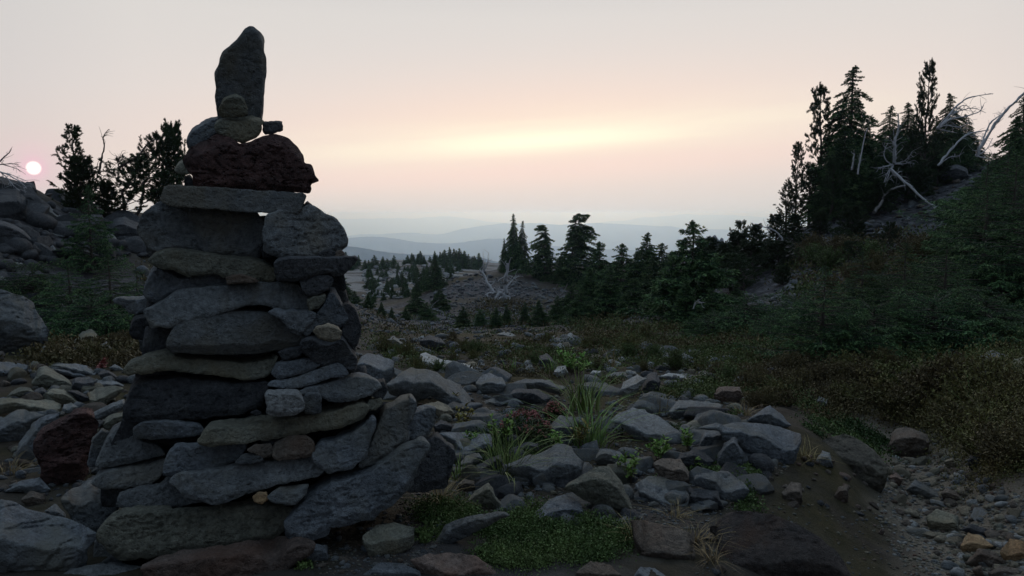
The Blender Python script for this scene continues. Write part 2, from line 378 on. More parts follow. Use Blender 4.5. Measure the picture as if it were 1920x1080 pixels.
# ground reaches 60 km; keep the box round everything
hv = [(x*2.7, (-62000 if y < 0 else 62000), z) for x, y, z in hv]
hz.from_pydata(hv, [], [(0, 2, 3, 1), (4, 5, 7, 6), (0, 1, 5, 4), (2, 6, 7, 3), (0, 4, 6, 2), (1, 3, 7, 5)]); hz.update()
ho = bpy.data.objects.new('haze', hz); col.objects.link(ho); tag(ho, kind='stuff')
m = bpy.data.materials.new('smoke_haze'); m.use_nodes = True; nt = m.node_tree; nt.nodes.remove(nt.nodes['Principled BSDF'])
vp = nd(nt, 'ShaderNodeVolumePrincipled'); vp.inputs['Color'].default_value = (.50, .705, 1, 1); vp.inputs['Density'].default_value = 1/4200; vp.inputs['Absorption Color'].default_value = (.84, .96, 1, 1); vp.inputs['Anisotropy'].default_value = .82
nt.links.new(vp.outputs[0], nt.nodes['Material Output'].inputs['Volume']); hz.materials.append(m)
# ------------------------------------------------------------------ sky and sun
w = bpy.data.worlds.new('World'); sc.world = w; w.use_nodes = True; nt = w.node_tree
for n in list(nt.nodes): nt.nodes.remove(n)
out = nd(nt, 'ShaderNodeOutputWorld'); bg = nd(nt, 'ShaderNodeBackground'); nt.links.new(bg.outputs[0], out.inputs[0])
SUNAZ, SUNEL = math.degrees(math.atan((63-960)/F)), 3.0
sky = nd(nt, 'ShaderNodeTexSky', sky_type='NISHITA'); sky.sun_disc = False; sky.sun_elevation = R(SUNEL); sky.sun_rotation = R(SUNAZ); sky.altitude = 1900; sky.dust_density = 4
tcw = nd(nt, 'ShaderNodeTexCoord').outputs['Generated']
sp = nd(nt, 'ShaderNodeSeparateXYZ'); nt.links.new(tcw, sp.inputs[0]); x, y, z = sp.outputs
el = mth(nt, 'MULTIPLY', mth(nt, 'ARCSINE', z), 180/math.pi)
az = mth(nt, 'MULTIPLY', mth(nt, 'ARCTAN2', x, y), 180/math.pi)
def S(c): return tuple(((q/255+.055)/1.055)**2.4 if q > 10 else q/3294.6 for q in c)
# smoke veil by elevation (degrees mapped -10..90 -> 0..1)
e01 = mth(nt, 'DIVIDE', mth(nt, 'ADD', el, 10.), 100.)
veil = ramp(nt, e01, [(.0, S((198, 196, 196))), (.098, S((206, 207, 206))), (.112, S((217, 212, 208))), (.14, S((228, 215, 210))), (.18, S((225, 218, 214))), (.235, S((221, 217, 213))), (.33, S((176, 180, 186))), (.55, S((166, 186, 206))), (1., S((204, 224, 246)))])
def gauss(a0, e0, sa, se, tilt):
    da = mth(nt, 'SUBTRACT', az, a0); de = mth(nt, 'SUBTRACT', mth(nt, 'SUBTRACT', el, e0), mth(nt, 'MULTIPLY', da, tilt))
    q = mth(nt, 'ADD', mth(nt, 'POWER', mth(nt, 'ABSOLUTE', mth(nt, 'DIVIDE', da, sa)), 2.), mth(nt, 'POWER', mth(nt, 'ABSOLUTE', mth(nt, 'DIVIDE', de, se)), 2.))
    return mth(nt, 'EXPONENT', mth(nt, 'MULTIPLY', q, -1.))
# darker, bluer sky away from the sunset
off = mth(nt, 'ABSOLUTE', mth(nt, 'SUBTRACT', az, 2.))
dim = ramp(nt, mth(nt, 'DIVIDE', off, 180.), [(.0, 1.), (.15, .99), (.28, (.72, .75, .80)), (.5, (.42, .48, .56)), (1., (.17, .21, .27))])
dim = mixc(nt, ramp(nt, e01, [(.40, 0.), (.85, 1.)]), dim, (1., 1., 1.))
veil = mixc(nt, 1., veil, dim, 'MULTIPLY')
mp = nd(nt, 'ShaderNodeCombineXYZ'); nt.links.new(mth(nt, 'MULTIPLY', az, .055), mp.inputs[0]); nt.links.new(mth(nt, 'MULTIPLY', mth(nt, 'SUBTRACT', el, mth(nt, 'MULTIPLY', az, .07)), .6), mp.inputs[1])
stk = noise(nt, mp.outputs[0], 1., 5, .55, .5)
stf = ramp(nt, stk, [(.3, .45), (.7, 1.2)])
g1 = gauss(2., 5.7, 22., 4.0, .045); g2 = mth(nt, 'MULTIPLY', gauss(2.6, 5.25, 17., 1.55, .07), stf); g3 = gauss(6., 7., 28., 6.5, .06); g4 = gauss(2., 5.15, 8., .62, .07)
c = mixc(nt, mth(nt, 'MULTIPLY', g3, .38), veil, S((240, 226, 218)))
c = mixc(nt, mth(nt, 'MULTIPLY', g1, .92), c, S((255, 227, 209)))
c = mixc(nt, mth(nt, 'MULTIPLY', g2, .88, clamp=True), c, (1.06, .99, .76))
c = mixc(nt, mth(nt, 'MULTIPLY', g4, .8), c, (1.12, 1.08, .82))
pk = gauss(0., 3.1, 22., 1.1, .06)
c = mixc(nt, mth(nt, 'MULTIPLY', pk, .6), c, S((251, 222, 211)))
# real sun disc seen through the smoke
vd = nd(nt, 'ShaderNodeVectorMath', operation='DOT_PRODUCT'); nt.links.new(tcw, vd.inputs[0])
sd = rays(63, 315); sd = sd/np.linalg.norm(sd); vd.inputs[1].default_value = tuple(sd)
ang = mth(nt, 'MULTIPLY', mth(nt, 'ARCCOSINE', mth(nt, 'MINIMUM', vd.outputs['Value'], 1.)), 180/math.pi)
au = ramp(nt, mth(nt, 'DIVIDE', ang, 3.), [(.0, 1.), (.16, .8), (.3, .4), (.6, .12), (1., 0.)])
c = mixc(nt, mth(nt, 'MULTIPLY', au, .6), c, S((252, 190, 214)))
disc = ramp(nt, mth(nt, 'DIVIDE', ang, 1.), [(.30, 1.), (.46, 0.)])
c = mixc(nt, disc, c, (1.5, 1.35, 1.25))
cs = mixc(nt, 1., c, mixc(nt, 1., sky.outputs[0], (.05, .05, .05), 'MULTIPLY'), 'ADD')
fac = ramp(nt, e01, [(.25, 0.), (.45, 1.)])
nt.links.new(mixc(nt, fac, c, cs), bg.inputs['Color'])
bg.inputs['Strength'].default_value = 1.0
w.cycles.sampling_method = 'MANUAL'; w.cycles.sample_map_resolution = 512
sl = bpy.data.lights.new('sun', 'SUN'); so = bpy.data.objects.new('sun', sl); col.objects.link(so)
sl.energy = .5; sl.angle = R(40); sl.color = (1, .87, .76)
LAZ, LEL = 3., 20.   # the bright smoke-filtered patch of the sunset
so.rotation_euler = Vector((math.sin(R(LAZ))*math.cos(R(LEL)), math.cos(R(LAZ))*math.cos(R(LEL)), math.sin(R(LEL)))).to_track_quat('Z', 'Y').to_euler(); so.location = (-20, 30, 12)
sc.view_settings.view_transform = 'Standard'; sc.view_settings.look = 'None'; sc.view_settings.exposure = 0; sc.view_settings.gamma = 1
sc.cycles.use_denoising = True; sc.cycles.max_bounces = 16; sc.cycles.diffuse_bounces = 3; sc.cycles.volume_bounces = 16
# ------------------------------------------------------------------ stones: real solids grown from a surveyed outline
ZT = {1: (200, 30, 560/1440), 2: (160, 430, 640/1868), 3: (0, 700, .46875), 4: (0, 220, 420/907), 5: (620, 370, 620/1920), 6: (1140, 100, 780/1359),
      7: (680, 600, .44444), 8: (1200, 600, .44444), 9: (0, 640, 1/6), 10: (1380, 420, .28125), 0: (0, 0, 1)}
def px(z, s):
    x0, y0, k = ZT[z]; a = np.array([float(q) for q in s.replace(';', ',').split(',')]).reshape(-1, 2)
    return a*k+np.array([x0, y0])
def solid(name, uv, D, yaw, mat, seed, top=.25, ktop=2.2, bot=.12, kbot=.8, T=.42, B=None, nz=1.0, bury=0., lean=0., res=1300, grow=0., scoria=0, maxT=.3, dome=.1):
    """closed rock: outline in an upright plane at distance D turned by yaw; rounded, faceted front, receding top, deep back"""
    rng = np.random.default_rng(seed)
    c = uv.mean(0); P0 = ptD(c[0], c[1], D); yaw = yaw-math.atan2(P0[0], P0[1])   # the stone's broad face looks out along its own bearing
    n = np.array([math.sin(yaw), -math.cos(yaw), 0.]); h = np.array([math.cos(yaw), math.sin(yaw), 0.])
    r = rays(uv[:, 0], uv[:, 1]); t = ((P0-CAM)@n)/(r@n); P = CAM+r*t[:, None]
    q = np.stack([(P-P0)@h, P[:, 2]-P0[2]], -1); n = (CAM-P0)/np.linalg.norm(CAM-P0)
    if bury: 
        lo = q[:, 1].min(); hgt = np.ptp(q[:, 1]); wgt = np.clip(1-(q[:, 1]-lo)/(hgt*.4), 0, 1); q[:, 1] -= bury*wgt
    A = .5*(q[:, 0]*np.roll(q[:, 1], -1)-q[:, 1]*np.roll(q[:, 0], -1)).sum()
    if A < 0: q = q[::-1]; A = -A
    # soften polygon corners a little, resample, roughen
    sg_ = np.linalg.norm(np.roll(q, -1, 0)-q, axis=1); cm_ = np.concatenate([[0], np.cumsum(sg_)]); mn_ = A/max(np.ptp(q[:, 0]), np.ptp(q[:, 1]))
    t_ = np.unique(np.concatenate([np.linspace(cm_[i], cm_[i+1], max(1, int(round(sg_[i]/(.22*mn_)))), endpoint=False) for i in range(len(q))])); q_ = np.vstack([q, q[:1]])
    q = np.stack([np.interp(t_, cm_, q_[:, 0]), np.interp(t_, cm_, q_[:, 1])], -1)
    q = q+rng.normal(0, .026*nz, q.shape)*mn_
    q = np.stack([q*.91+np.roll(q, -1, 0)*.09, q*.09+np.roll(q, -1, 0)*.91], 1).reshape(-1, 2)
    step = max(.0035, math.sqrt(A/res))
    seg = np.linalg.norm(np.roll(q, -1, 0)-q, axis=1); cum = np.concatenate([[0], np.cumsum(seg)]); m = max(16, int(cum[-1]/step))
    tt = np.linspace(0, cum[-1], m, endpoint=False); qq = np.vstack([q, q[:1]])
    b = np.stack([np.interp(tt, cum, qq[:, 0]), np.interp(tt, cum, qq[:, 1])], -1)
    Lm = max(np.ptp(b[:, 0]), np.ptp(b[:, 1])); minor = A/Lm
    e3 = np.concatenate([b, np.zeros((len(b), 1))], 1)+seed*3.1
    amp = minor*.026*nz
    b = b+amp*np.stack([fbm(e3*(4.5/minor), 4, seed, .65), fbm(e3*(4.5/minor)+9, 4, seed+5, .6)], -1)
    tg = np.roll(b, -1, 0)-np.roll(b, 1, 0); tg /= np.linalg.norm(tg, axis=1, keepdims=True)+1e-9; b = b+np.stack([tg[:, 1], -tg[:, 0]], -1)*min(grow*minor, .014)
    lo = b.min(0); hi = b.max(0)
    gx, gy = np.meshgrid(np.arange(lo[0], hi[0], step), np.arange(lo[1], hi[1], step)); g = np.stack([gx.ravel(), gy.ravel()], -1)+rng.uniform(-.3, .3, (gx.size, 2))*step
    g = g[inpoly(g[:, 0], g[:, 1], b)]
    def edist(p):
        a = b; d = np.roll(b, -1, 0)-b; L2 = (d*d).sum(1)+1e-12; o = np.full(len(p), 1e9)
        for i in range(0, len(a), 60):
            w = p[:, None]-a[None, i:i+60]; t = np.clip((w*d[None, i:i+60]).sum(-1)/L2[None, i:i+60], 0, 1)
            o = np.minimum(o, np.linalg.norm(w-t[..., None]*d[None, i:i+60], axis=-1).min(1))
        return o
    g = g[edist(g) > step*.5]
    vs = [Vector(x) for x in b]+[Vector(x) for x in g]; nb = len(b)
    ov, oe, of, *_ = mgeo.delaunay_2d_cdt(vs, [(i, (i+1) % nb) for i in range(nb)], [], 1, 1e-7)
    v2 = np.array([tuple(x) for x in ov]); tri = np.array([f for f in of if len(f) == 3])
    e = edist(v2); isb = e < 1e-5
    x, y = v2[:, 0], v2[:, 1]
    # local top and bottom of the outline over each point
    a1 = b; a2 = np.roll(b, -1, 0); yt = np.full(len(x), -1e9); yb = np.full(len(x), 1e9)
    for (xa, ya), (xb, yb_) in zip(a1, a2):
        l_, h_ = min(xa, xb)-1e-6, max(xa, xb)+1e-6; k = (x >= l_) & (x <= h_)
        if k.any():
            tq = np.clip((x[k]-xa)/((xb-xa) if abs(xb-xa) > 1e-9 else 1e-9), 0, 1); yy = ya+(yb_-ya)*tq
            yt[k] = np.maximum(yt[k], yy); yb[k] = np.minimum(yb[k], yy)
    yt = np.maximum(yt, y); yb = np.minimum(yb, y); H = np.maximum(yt-yb, 1e-4)
    xs_ = np.linspace(x.min(), x.max(), 80); o_ = np.argsort(x)
    def sm(v_):
        g_ = np.interp(xs_, x[o_], v_[o_]); k_ = max(3, int(80*.5*minor/max(np.ptp(x), 1e-6)) | 1); k_ = min(k_, 41)
        ke = np.hanning(k_+2)[1:-1]; ke /= ke.sum(); return np.interp(x, xs_, np.convolve(np.pad(g_, k_//2, mode='edge'), ke, 'valid'))
    yts = sm(yt); ybs = sm(yb)
    wob = 1+.6*fbm(np.stack([x*.7/minor, x*0+seed, x*0], -1), 2, seed+2)
    rec = -ktop*np.maximum(0, top*wob*np.minimum(H, minor*1.6)-(yts-y))-kbot*np.maximum(0, bot*(2-wob)*np.minimum(H, minor*1.6)-(y-ybs))
    rec = np.maximum(rec, -1.6*Lm)
    T_ = min(T*minor, maxT); wd = min(.085*minor, .03)
    bev = (1-(1-np.minimum(e/wd, 1))**2)**.5
    f = T_*((1-dome)*bev+dome*np.minimum(1, e/(.5*minor))**.8)
    for k in range(11):
        p = rng.integers(len(v2)); sl = rng.normal(0, 1, 2)*np.array([.45, .95]); pl = f[p]*rng.uniform(.45, .95)+(v2-v2[p])@sl
        f = np.where(pl < f, np.maximum(pl, f*.12), f)
    P3_ = np.stack([x, y, f], -1)+seed*1.7
    f = f*(1+.09*nz*fbm(P3_*(1.6/minor), 4, seed+1))+bev*nz*(.036*minor*fbm(P3_*(5/minor), 4, seed+3, .6)+.0035*fbm(P3_*70, 2, seed+4))
    if scoria: f -= bev*(.016*np.clip(vnoise(P3_*34, 5)-.28, 0, 1)+.022*np.clip(vnoise(P3_*17+3, 6)-.35, 0, 1))
    cl = np.abs(fbm(P3_*np.array([1.3, 4.5, 1.3])/minor, 3, seed+8))   # bedding cracks
    f -= bev*minor*.06*nz*np.clip(1-cl/.07, 0, 1)
    B_ = B if B is not None else min(max(.5*minor+.05, .55*math.sqrt(A)), .6)
    bb = B_*(1-(1-np.minimum(e/(.42*minor), 1))**2)**.5
    back = rec-bb*(1+.25*fbm(P3_*(1.5/minor), 3, seed+9))
    lz = lean*(y-yb)
    f3 = P0+h*x[:, None]+np.array([0, 0, 1.])*y[:, None]+n*(f+rec-lz)[:, None]
    b3 = P0+h*x[:, None]+np.array([0, 0, 1.])*y[:, None]+n*(back-lz)[:, None]
    keep = ~isb; idx = np.full(len(x), -1); idx[isb] = np.nonzero(isb)[0]; idx[keep] = len(x)+np.arange(keep.sum())
    V = np.vstack([f3, b3[keep]]); Fc = np.vstack([tri, idx[tri[:, ::-1]]])
    cen = V.mean(0)
    o = mk(name, V, Fc, mat, None, True, cen)
    return o
ROCKS = []
_seed = 100
# cairn stones: outline, material and how each one looks; the pile is a round tapering cone
AX = [(30, 452, .17), (250, 458, .24), (350, 455, .33), (480, 465, .48), (640, 475, .56), (800, 480, .72), (1000, 500, .92), (1100, 505, 1.0)]
def cone(u, v):
    vs = [a[0] for a in AX]; ax = np.interp(v, vs, [a[1] for a in AX]); rad = np.interp(v, vs, [a[2] for a in AX])
    cy = 3.62; s = np.clip((u-ax)/F*3.1/rad, -.93, .93)
    return cy-rad*math.sqrt(1-s*s)*.78, math.asin(s)*.4
CG = 'stones stacked in the cairn'
CA = [
 ('stone','grey',1,'665,60;688,49;705,50;728,60;745,72;757,92;762,120;766,165;770,205;770,270;765,330;764,400;760,460;757,515;640,540;527,540;522,460;521,340;518,270;535,240;534,195;552,172;575,152;600,138;620,115;650,82','tall upright pointed slab standing at the very top of the cairn',dict(top=.04,ktop=1.0,B=.09,T=.16,nz=.55,D=3.52,yaw=0.05,bot=.02,grow=-.02)),
 ('stone','green',1,'540,478;541,455;548,432;560,405;585,384;620,377;650,388;668,408;678,445;684,475;660,488;600,490;560,487','small dome shaped stone leaning on the upright summit slab',dict(T=.5,D=3.40,B=.06,top=.1)),
 ('stone','green',1,'522,530;530,500;560,487;600,488;640,488;700,480;740,485;752,510;748,550;735,575;700,598;650,612;600,604;560,588;530,570','rounded olive grey stone lying under the small dome shaped stone',dict(T=.5,B=.2,D=3.40)),
 ('stone','blue',1,'384,610;388,580;405,555;430,528;455,510;480,497;510,487;540,484;560,520;540,560;500,600;450,625;400,640;388,634','smooth slate coloured stone slanting against the summit stones',dict(T=.4,B=.15,D=3.46)),
 ('stone','dark',1,'752,512;790,506;845,508;848,530;847,552;800,568;765,572;753,560','small square block wedged beside the foot of the summit slab',dict(T=.4,B=.1,D=3.47)),
 ('lava_rock','red',1,'372,700;380,660;400,640;440,618;480,592;505,578;540,575;580,582;640,612;700,600;730,588;760,570;810,566;850,567;890,590;915,622;935,665;955,700;985,725;1012,770;1010,792;985,805;976,820;990,838;975,850;930,848;850,848;700,838;560,830;470,830;420,826;405,775;385,735','pitted dark red lava rock capping the slab of the cairn',dict(T=.5,B=.3,nz=1.1,scoria=1,top=.2,ktop=1.2,D=3.33,res=3200)),
 ('stone','green',1,'327,742;340,708;370,690;395,720;404,762;370,764;335,756','small greenish stone tucked beside the red lava rock',dict(T=.5,B=.1,D=3.44)),
 ('stone','dark',1,'374,775;400,762;428,800;430,826;375,818','little dark stone propping the red lava rock off its slab',dict(T=.4,B=.15,D=3.45)),
 ('stone','grey',1,'260,890;264,860;275,825;300,815;440,822;600,832;720,840;850,848;940,853;958,866;955,890;940,940;915,949;800,948;700,946;560,936;450,928;330,919;285,908','long straight flat slab lying level under the red lava rock',dict(T=.5,B=.34,top=.04,bot=.02,ktop=.6,D=3.27,nz=.6)),
 ('stone','grey',0,'266,430;270,404;289,390;301,383;320,387;345,391;375,388;430,392;472,394;484,403;492,420;491,450;488,478;478,486;451,481;400,474;352,464;320,466;300,472;285,476;276,455','big pale grey block carrying one end of the long flat slab',dict(T=.4,B=.4,top=.03,ktop=.5)),
 ('stone','grey',0,'501,420;503,407;531,396;566,393;584,389;608,402;624,415;639,431;648,450;645,460;634,466;612,470;595,478;585,483;554,482;520,479;500,468;497,444','big angular block with a bevelled shoulder carrying the other slab end'.replace('bevelled','chamfered'),dict(T=.45,B=.4,top=.04,ktop=.6)),
 ('pebble','dark',1,'938,942;948,908;970,892;990,908;998,938;965,945','small dark pebble perched on the angular block under the slab',dict(T=.5,B=.04)),
 ('pebble','dark',2,'1280,135;1300,115;1340,108;1365,125;1362,148;1320,154;1285,150','round dark pebble in the notch below the angular block',dict(T=.5,B=.06)),
 ('pebble','brown',2,'1360,140;1372,122;1392,113;1415,125;1422,150;1390,158;1365,155','round brownish pebble beside the round dark pebble',dict(T=.5,B=.06)),
 ('pebble','dark',2,'962,112;985,95;1030,112;1025,148;975,152','black pebble plugging the joint between the two big blocks',dict(T=.4,B=.1,D=3.35)),
 ('stone','dark',2,'1042,175;1100,150;1250,152;1330,158;1400,152;1480,148;1486,160;1470,182;1440,212;1410,246;1362,258;1340,232;1290,238;1200,272;1130,278;1048,272','thin black slab jutting out from the cairn towards the valley',dict(T=.35,B=.4,top=.12)),
 ('stone','green',2,'352,168;375,138;400,110;432,98;560,98;620,112;700,125;800,138;900,150;1000,165;1028,190;1042,225;1045,268;1000,281;940,284;880,270;830,258;775,260;735,242;690,234;600,245;560,255;520,232;480,214;400,205;365,178','wide olive slab with a stepped top under the big pale block',dict(T=.45,B=.35,top=.22)),
 ('stone','blue',2,'322,345;330,295;345,250;375,200;420,206;480,214;500,262;560,258;620,246;690,234;735,242;768,258;782,296;690,302;600,306;500,322;450,365;390,396;345,388','slate slab with a pale broken end beneath the stepped olive slab',dict(T=.4,B=.35,top=.2)),
 ('stone','brown',2,'770,262;810,250;850,244;900,258;935,272;948,288;860,294;778,300','small brown filler stone squeezed below the stepped olive slab',dict(T=.4,B=.2)),
 ('stone','dark',2,'1180,285;1220,265;1290,234;1338,238;1352,275;1345,300;1325,325;1270,352;1212,362;1190,325','dark rounded block under the thin jutting slab',dict(T=.5,B=.25)),
 ('pebble','dark',2,'1292,224;1312,214;1335,216;1345,232;1318,242','flat black chip under the thin jutting slab',dict(T=.4,B=.05)),
 ('stone','grey',2,'326,445;390,415;430,385;462,350;500,318;560,315;680,306;800,298;900,288;1000,280;1100,275;1160,284;1184,308;1200,345;1218,390;1216,440;1160,446;1090,438;1045,420;1000,410;940,402;880,404;820,425;760,442;720,455;660,478;600,495;550,510;500,520;440,530;400,524;362,531;350,490','long pale arched slab with a broken blunt end',dict(T=.5,B=.35,top=.1,nz=.7,res=2200)),
 ('stone','blue',2,'149,386;180,373;260,370;340,368;398,380;392,415;330,446;280,460;240,455;222,430;195,410;165,400','thin pointed flake sticking out sideways from the cairn',dict(T=.35,B=.2)),
 ('stone','dark',2,'248,565;255,510;275,462;330,448;350,485;362,530;420,532;462,526;478,560;456,612;380,606;300,600;265,590','dark block below the thin pointed flake',dict(T=.4,B=.3)),
 ('stone','dark',2,'295,605;380,608;450,616;455,650;390,682;315,686','small dark wedge in the shadow under the dark block',dict(T=.4,B=.25)),
 ('stone','grey',2,'455,642;462,590;490,535;560,512;620,490;680,470;740,455;830,443;900,443;960,448;1020,464;1060,486;1088,515;1110,546;1160,565;1195,592;1188,622;1100,642;1000,657;890,673;750,674;600,667;490,658','large smooth lens shaped stone in the middle of the cairn',dict(T=.55,B=.35,top=.06,nz=.6,res=2200,bot=.25,kbot=.9)),
 ('stone','blue',2,'1003,456;1040,436;1090,445;1130,436;1225,438;1258,462;1244,505;1215,548;1182,574;1122,552;1085,500;1050,480','blue grey stone nested beside the lens shaped stone',dict(T=.5,B=.25)),
 ('stone','green',2,'1214,385;1250,360;1312,355;1308,392;1272,430;1226,442','small olive stone under the dark rounded block',dict(T=.5,B=.2)),
 ('stone','blue',2,'1205,575;1225,530;1255,475;1290,410;1318,365;1332,308;1362,318;1380,350;1395,390;1422,440;1432,500;1398,532;1310,520;1250,546;1220,568','tall slanting shard leaning up the side of the cairn',dict(T=.35,B=.2)),
 ('stone','dark',2,'1395,412;1440,394;1472,420;1490,462;1502,505;1507,560;1490,622;1470,646;1442,625;1402,562;1428,512;1425,450','smooth dark stone standing on the valley side of the cairn',dict(T=.45,B=.25)),
 ('stone','tan',2,'1248,556;1265,536;1330,517;1380,533;1400,560;1390,596;1350,611;1292,601;1268,582','small yellowish tan stone in a dark niche of the cairn',dict(T=.5,B=.1,D=3.03)),
 ('stone','dark',2,'1186,612;1240,582;1290,604;1350,613;1402,570;1442,630;1466,675;1482,725;1470,762;1440,782;1402,738;1380,724;1290,746;1235,702;1188,662','black hollow faced boulder below the small tan stone',dict(T=.4,B=.3)),
 ('stone','dark',2,'1058,672;1120,646;1188,640;1180,692;1082,716','small shadowed stone behind the end of the lens stone',dict(T=.4,B=.25,D=3.2)),
 ('stone','green',2,'213,776;225,745;242,720;300,695;400,660;450,643;520,664;600,672;750,682;890,680;980,667;1020,675;1047,692;1025,765;985,800;900,819;800,802;720,792;650,786;580,778;520,770;470,770;420,764;380,775;340,785;280,782;232,787','broad greenish slab with a chipped lower edge',dict(T=.4,B=.4,top=.3,ktop=2.6,res=2000)),
 ('stone','dark',2,'214,1025;220,960;230,900;240,850;252,818;282,795;420,790;600,800;800,811;900,824;982,824;992,860;962,900;942,962;870,992;700,1012;600,1020;500,1032;300,1042;225,1036','massive dark rectangular block under the broad greenish slab',dict(T=.45,B=.45,top=.22,ktop=2.2,res=2200)),
 ('stone','blue',2,'1022,792;1032,760;1042,733;1092,711;1160,706;1242,708;1282,742;1220,776;1130,802;1050,812','flat slate stone beside the broad greenish slab',dict(T=.4,B=.3)),
 ('stone','blue',2,'998,852;1020,830;1100,820;1150,804;1200,790;1250,766;1300,745;1382,723;1412,740;1438,787;1420,802;1330,812;1240,847;1170,864;1080,866','long thin tilted slate with a blunt tip',dict(T=.4,B=.3,top=.15)),
 ('stone','blue',2,'1173,892;1210,868;1290,850;1350,822;1400,800;1460,790;1520,784;1560,805;1600,830;1614,862;1560,902;1480,932;1400,942;1330,930;1300,915;1270,898;1200,897','wide slate lens sloping under the thin tilted slate',dict(T=.45,B=.35,top=.2)),
 ('stone','light',2,'988,905;1000,886;1080,880;1160,880;1178,905;1192,940;1196,976;1150,1006;1062,1020;1002,998','pale square stone with a rusty top edge set in the cairn',dict(T=.4,B=.2,D=2.99,top=.25)),
 ('stone','blue',2,'1194,925;1215,900;1280,896;1286,930;1284,1000;1250,1006;1212,1006;1197,990','small upright square block next to the pale square stone',dict(T=.4,B=.12,top=.05)),
 ('pebble','dark',2,'903,1002;935,988;962,998;965,1012;930,1022','flat dark pebble beside the pale square stone',dict(T=.5,B=.05)),
 ('stone','tan',3,'797,270;812,235;832,200;900,190;1000,175;1100,168;1200,160;1330,130;1460,100;1474,145;1450,180;1350,216;1260,228;1180,242;1090,256;1000,272;920,278;850,287;802,282','long tan slab rising across the lower part of the cairn',dict(T=.45,B=.4,top=.3,ktop=2.4,mat2='green',res=2000)),
 ('stone','tan',3,'1470,106;1522,97;1530,120;1502,146;1474,148','broken off tan end piece of the long tan slab',dict(T=.4,B=.25,mat2='green')),
 ('stone','dark',2,'1600,822;1632,815;1652,880;1622,932;1560,905;1590,870','dark stone hidden behind the wide slate lens',dict(T=.4,B=.3)),
 ('stone','blue',3,'541,258;538,215;570,198;600,190;720,184;800,203;822,236;760,248;700,256;620,260','blue slab under the massive rectangular block',dict(T=.4,B=.35)),
 ('stone','grey',3,'393,366;408,315;422,270;440,235;457,212;500,190;541,183;548,255;640,290;652,322;560,342;470,362;405,370','tilted grey wedge leaning on the base of the cairn',dict(T=.45,B=.3)),
 ('stone','blue',3,'353,372;362,310;372,258;410,224;434,234;426,282;406,330;390,372','narrow upright flake between the red scoria and the cairn',dict(T=.35,B=.12)),
 ('stone','grey',3,'370,442;385,410;402,385;500,350;580,338;652,333;658,360;642,402;602,442;500,452;410,458','grey slab under the tilted wedge at the cairn base',dict(T=.4,B=.35,top=.3)),
 ('stone','blue',3,'653,402;665,350;682,310;705,284;850,281;982,279;976,302;946,342;850,380;700,407','blue slab with a slanting end in the lower cairn',dict(T=.4,B=.35,top=.1)),
 ('stone','blue',3,'943,357;970,325;1012,316;1046,330;1052,348;1000,362;957,364','small oval slate pebble below two brown cobbles',dict(T=.5,B=.12)),
 ('cobble','brown',3,'988,307;1020,285;1080,281;1097,310;1082,332;1050,337;1015,317','smaller of two brown cobbles under the long tan slab',dict(T=.5,B=.15)),
 ('cobble','brown',3,'1098,332;1100,282;1150,254;1222,249;1252,275;1254,327;1200,334;1120,344','bigger rusty brown cobble under the long tan slab',dict(T=.5,B=.2)),
 ('stone','dark',3,'1042,268;1150,244;1182,250;1100,282;1060,284','dark sliver in the gap under the long tan slab',dict(T=.3,B=.2,D=3.1)),
 ('stone','grey',3,'678,424;720,403;850,379;1000,354;1110,341;1220,329;1267,324;1287,380;1272,402;1190,422;1100,442;1000,467;930,502;850,517;800,502;740,490;705,452','long grey prow shaped slab in the lower cairn',dict(T=.45,B=.4,top=.12,res=2000)),
 ('stone','grey',3,'468,532;480,480;560,455;640,440;688,408;710,452;742,490;802,512;700,532;600,534;535,538','flat grey slab supporting the prow shaped slab',dict(T=.4,B=.4,top=.15)),
 ('cobble','ochre',3,'1013,492;1035,474;1066,477;1072,506;1045,522;1018,512','tiny rusty orange cobble above the great base slab',dict(T=.5,B=.06)),
 ('stone','grey',3,'1072,492;1120,455;1180,448;1232,446;1222,480;1182,522;1140,524;1090,512','small grey wedge above the end of the great base slab',dict(T=.4,B=.2,top=.3)),
 ('stone','green',3,'393,642;410,610;430,580;480,543;580,538;672,534;684,545;770,542;850,545;900,530;950,518;1020,514;1082,514;1152,530;1174,550;1150,590;1132,622;1092,652;980,672;890,688;800,702;700,714;600,727;540,735;480,742;445,705;402,664','great olive grey base slab of the cairn with a cracked face',dict(T=.5,B=.5,top=.14,ktop=2.2,res=3200,nz=1.1)),
 ('stone','grey',3,'253,502;290,470;370,420;382,450;462,460;472,540;432,582;392,627;330,622;284,572','angular grey stone at the corner of the cairn base',dict(T=.45,B=.35,top=.35)),
 ('stone','redbrown',3,'580,775;640,740;720,722;800,705;900,692;1000,680;1100,660;1200,664;1252,680;1222,732;1152,762;1100,815;900,835;640,835;590,812','reddish brown slab bedded in the soil under the base slab',dict(T=.35,B=.5,top=.4,ktop=2.4,bury=.04,D=2.80)),
 ('stone','grey',3,'373,772;378,700;386,640;432,645;447,690;432,742;402,772','narrow stone set on edge against the great base slab',dict(T=.4,B=.2)),
 ('stone','blue',3,'1255,332;1268,300;1282,275;1340,252;1400,230;1472,180;1492,170;1492,222;1472,280;1452,332;1402,377;1322,392;1272,372','pitted blue boulder under the end of the long tan slab',dict(T=.45,B=.35,top=.15)),
 ('stone','light',3,'1440,372;1462,330;1482,300;1500,250;1512,200;1530,140;1570,110;1602,90;1642,84;1662,110;1652,162;1622,216;1632,262;1562,332;1500,356','pale saddle shaped stone on the outer flank of the cairn',dict(T=.4,B=.35,top=.2,mat2='grey')),
